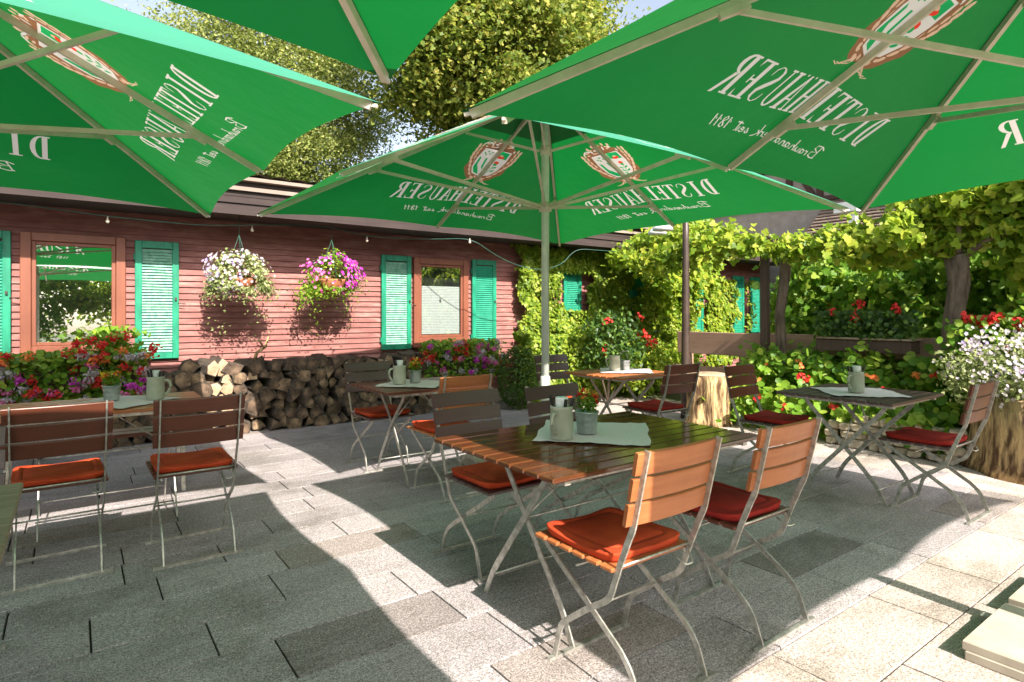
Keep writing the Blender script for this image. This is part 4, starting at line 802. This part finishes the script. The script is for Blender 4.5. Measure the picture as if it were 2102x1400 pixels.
blooms([(6.5, 1.95, 1.25), (6.5, 1.85, 1.22), (6.45, 1.75, 1.25), (6.5, 1.9, 1.05), (6.45, 1.55, 1.2), (6.4, 1.6, 1.02), (6.45, 1.45, 1.1), (6.4, 1.5, .98)], M['petR'], 'red geranium head above the white petunias at the right edge', .045, 24, .024, 'geranium')
mass('geranium_leaves', (6.45, 6.7), (1.2, 2.1), (.8, 1.15), 900, M['leafMid'], 'round', .07, 'geranium leaves behind the white petunias at the right edge', 'plants', (-.6, -.5, .6), 20, .09)
rr = random.Random(9)
for k in range(34):
    y = 1.95+ (k % 9)*.125+rr.uniform(-.03, .03); zz = (k//9)*.075; m = MB(); a, b_, c = .085*rr.uniform(.8, 1.2), .07*rr.uniform(.85, 1.3), .036*rr.uniform(.8, 1.15); n_ = 7; v = []
    for z_, s_ in ((-c, .8), (-c*.6, 1), (c*.6, 1), (c, .8)):
        for i in range(n_): an = 2*pi*i/n_; v.append((a*s_*cos(an)*rr.uniform(.9, 1.1), b_*s_*sin(an)*rr.uniform(.9, 1.1), z_))
    m.add(v, [tuple(range(n_-1, -1, -1)), tuple(range(3*n_, 4*n_))]+[(q*n_+i, q*n_+(i+1) % n_, (q+1)*n_+(i+1) % n_, (q+1)*n_+i) for q in range(3) for i in range(n_)])
    o = m.build('wall_stone', M['drystone'], None, (6.13+zz*.3+rr.uniform(-.02, .02), y, .037+zz)); tag(o, 'rough pale stone in the low dry wall edging the flower bed', 'stone', 'stones of the low dry wall')
st = empty('tree_stump', (6.06, 4.36, 0), 0, 'pale sawn tree stump standing between two chairs', 'stump')
m = MB(); m.lathe([(.275, 0), (.262, .05), (.25, .15), (.243, .3), (.245, .45), (.252, .575)], seg=60, wob=.09, seed=2); m.build('bark', M['barkW'], st)
m = MB(); m.lathe([(.25, 0), (.235, .014), (.001, .016)], (0, 0, .573), 60, wob=.09, seed=2); m.build('cut_face', M['endL'], st)
pl = empty('trunk_planter', (6.32, 1.40, 0), 0, 'hollow tree trunk planter overflowing with white and lilac petunias at the right edge', 'planter')
m = MB(); m.lathe([(.50, 0), (.46, .10), (.43, .35), (.44, .62), (.40, .63), (.37, .52), (.001, .5)], seg=56, wob=.09, seed=5); m.build('hollow_trunk', M['barkW'], pl)
P = clumped(4600, (-.05, .10, .80), (.42, .50, .24), 46, .085, .55, .35); scatter('foliage', P, rdir(len(P), (-.6, -.4, .6), .6), rng.uniform(.03, .055, len(P)), 'kite', M['leafPale'], pl)
P = clumped(700, (-.10, .08, .86), (.44, .52, .26), 60, .06, .95, .4); scatter('blossoms', P, rdir(len(P), (-.8, -.6, .5), .35), .032, 'flower', M['petW'], pl)
P = clumped(260, (-.08, -.05, .95), (.40, .50, .20), 26, .05, .95, .8); scatter('blossoms', P, rdir(len(P), (-.8, -.6, .5), .35), .04, 'flower', M['petL'], pl)

# ---------------------------------------------------------------- string of bulbs under the eaves
ct = empty('string_lights', (2, 6.5, 2.2), 0, 'thin green cable with round bulbs slung under the eaves', 'string lights')
pts = [(-1.8, 6.86, 2.29), (-.5, 6.86, 2.275), (.25, 6.86, 2.22), (1.07, 6.86, 2.20), (1.55, 6.86, 2.25), (2.33, 6.86, 2.31), (2.85, 6.86, 2.22), (3.6, 6.86, 2.24), (4.05, 6.4, 2.24), (4.4, 6.4, 2.05), (4.75, 6.4, 1.93), (5.16, 6.4, 1.88), (5.55, 6.4, 1.98), (5.8, 6.4, 2.22), (6.4, 6.2, 2.2)]
m = MB(); m.tube([(x-2, y-6.5, z-2.2) for x, y, z in rounded(pts, .25, 4)], .0055, 6); m.build('cable', M['cable'], ct)
for x, y, z in ((.26, 6.86, 2.22), (1.55, 6.86, 2.24), (2.85, 6.86, 2.22), (4.03, 6.42, 2.24)):
    b = MB(); b.lathe([(.007, 0), (.007, -.025), (.015, -.036), (.018, -.05), (.011, -.064), (.001, -.068)], (x-2, y-6.5, z-2.2), 10); b.build('bulb', M['bulb'], ct)

# ---------------------------------------------------------------- half-timbered house beyond the fence
hs = empty('half_timbered_house', (13.5, 3, 0), 0, 'half timbered house with a low shingled roof rising behind the vines', 'house')
def HH(b, name, mat): o = b.build(name, M[mat], hs); o.location = (-13.5, -3, 0); return o
b = MB(); b.box(13.3, 19, -9, 9.5, 0, 5.6); HH(b, 'wall', 'plaster')
b = MB(); b.box(12.2, 13.29, -9, 6.3, 0, 2.4); HH(b, 'lower_wall', 'timber')
b = MB(); b.add([(11.9, -9.2, 2.62), (11.9, 6.5, 2.62), (13.29, 6.5, 3.72), (13.29, -9.2, 3.72), (11.9, -9.2, 2.52), (11.9, 6.5, 2.52), (13.29, 6.5, 3.62), (13.29, -9.2, 3.62)], [(0, 3, 2, 1), (4, 5, 6, 7), (0, 1, 5, 4), (1, 2, 6, 5), (3, 0, 4, 7)])
for k in range(14):
    t = k/14; b.box(11.86+1.40*t, 11.92+1.40*t, -9.22, 6.52, 2.625+1.10*t, 2.645+1.10*t)
HH(b, 'roof', 'shingle')
b = MB(); b.box(13.22, 13.297, -9, 9.5, 3.75, 3.85); b.box(13.22, 13.297, -9, 9.5, 4.6, 4.75)
for k in range(26):
    y = -8.8+k*.7; b.box(13.23, 13.295, y, y+.13, 3.852, 4.598)
    if k % 3 == 1: b.bar([(13.262, y+.2, 3.86), (13.262, y+.6, 4.59)], .12, .05, (0, 1, 0))
HH(b, 'timber_frame', 'timber')
b = MB(); b.add([(12.6, -9.5, 5.3), (12.6, 10, 5.3), (16, 10, 8.0), (16, -9.5, 8.0), (19.5, -9.5, 5.3), (19.5, 10, 5.3)], [(0, 3, 2, 1), (3, 4, 5, 2)]); HH(b, 'main_roof', 'shingle')
b = MB(); b.box(11.3, 11.42, 5.05, 5.17, 0, 3.2); b.box(11.24, 11.48, 5.0, 5.4, 3.12, 3.3); tag(b.build('white_gatepost', M['lampW']), 'white post with a bracket top poking up above the vines', 'post')

# ---------------------------------------------------------------- trees
def tree(base, H, c, r, n, mat, size, label, nc=90, cr=.45, rt=.35, shell=.6, kind='kite', group='trees behind the low roof'):
    root = empty('broadleaf_tree', base, 0, label, 'tree', group); bz = Vector(base); c = Vector(c)-bz
    t = MB(); t.tube([(0, 0, 0), (.1, .05, H*.25), (c.x*.5, c.y*.5, H*.5), (c.x, c.y, c.z)], rt, 12, 0, [1.2, .9, .7, .3]); t.build('trunk', M['bark'], root)
    rr = random.Random(int(H*10)); cc, d = blob(nc, c, r, shell); lm = MB()
    for k in range(0, nc, 3): p = Vector(cc[k]); lm.tube([Vector((c.x*.6, c.y*.6, H*.42)), (Vector((c.x, c.y, c.z*.8))+p)*.5+Vector((0, 0, -.2)), p], rt*.11, 6, 0, [1.3, .7, .15])
    lm.build('limbs', M['bark'], root)
    k = rng.integers(0, nc, n); off = rng.normal(size=(n, 3))*cr*np.array([1, 1, .75])*(.55+.8*rng.random(nc))[k][:, None]; P = cc[k]+off
    scatter('crown', P, rdir(n, (0, -.3, .7), .8), rng.uniform(size*.7, size*1.3, n), kind, mat, root)
tree((7.2, 25.0, 0), 11, (6.5, 24.5, 9.8), (4.2, 3.2, 6.6), 130000, M['leafTree2'], .125, 'olive green tree rising over the roof left of the patch of sky', 260, .60, .35, .45)
tree((12.7, 17.9, 0), 11, (12.6, 18.0, 11.4), (4.6, 3.4, 4.5), 130000, M['leafTree'], .12, 'big yellow green maple filling the gap right of the patch of sky', 230, .60, .4, .45, 'vine')
for k, (x, y, h) in enumerate(((-3.5, -13, 5.2), (.5, -14, 6), (4.5, -13.5, 5.4), (8.5, -13, 5.5), (12.5, -12, 5.5))):
    tree((x, y, 0), h, (x, y, h*.58), (2.6, 1.4, h*.5), 14000, M['leafVine' if k % 2 else 'leafMid'], .2, ('bushy tree mirrored in the left window pane' if k < 2 else 'bushy tree on the far side of the terrace behind the camera'), 50, .4, .14, .5, 'kite', 'trees mirrored in the windows')
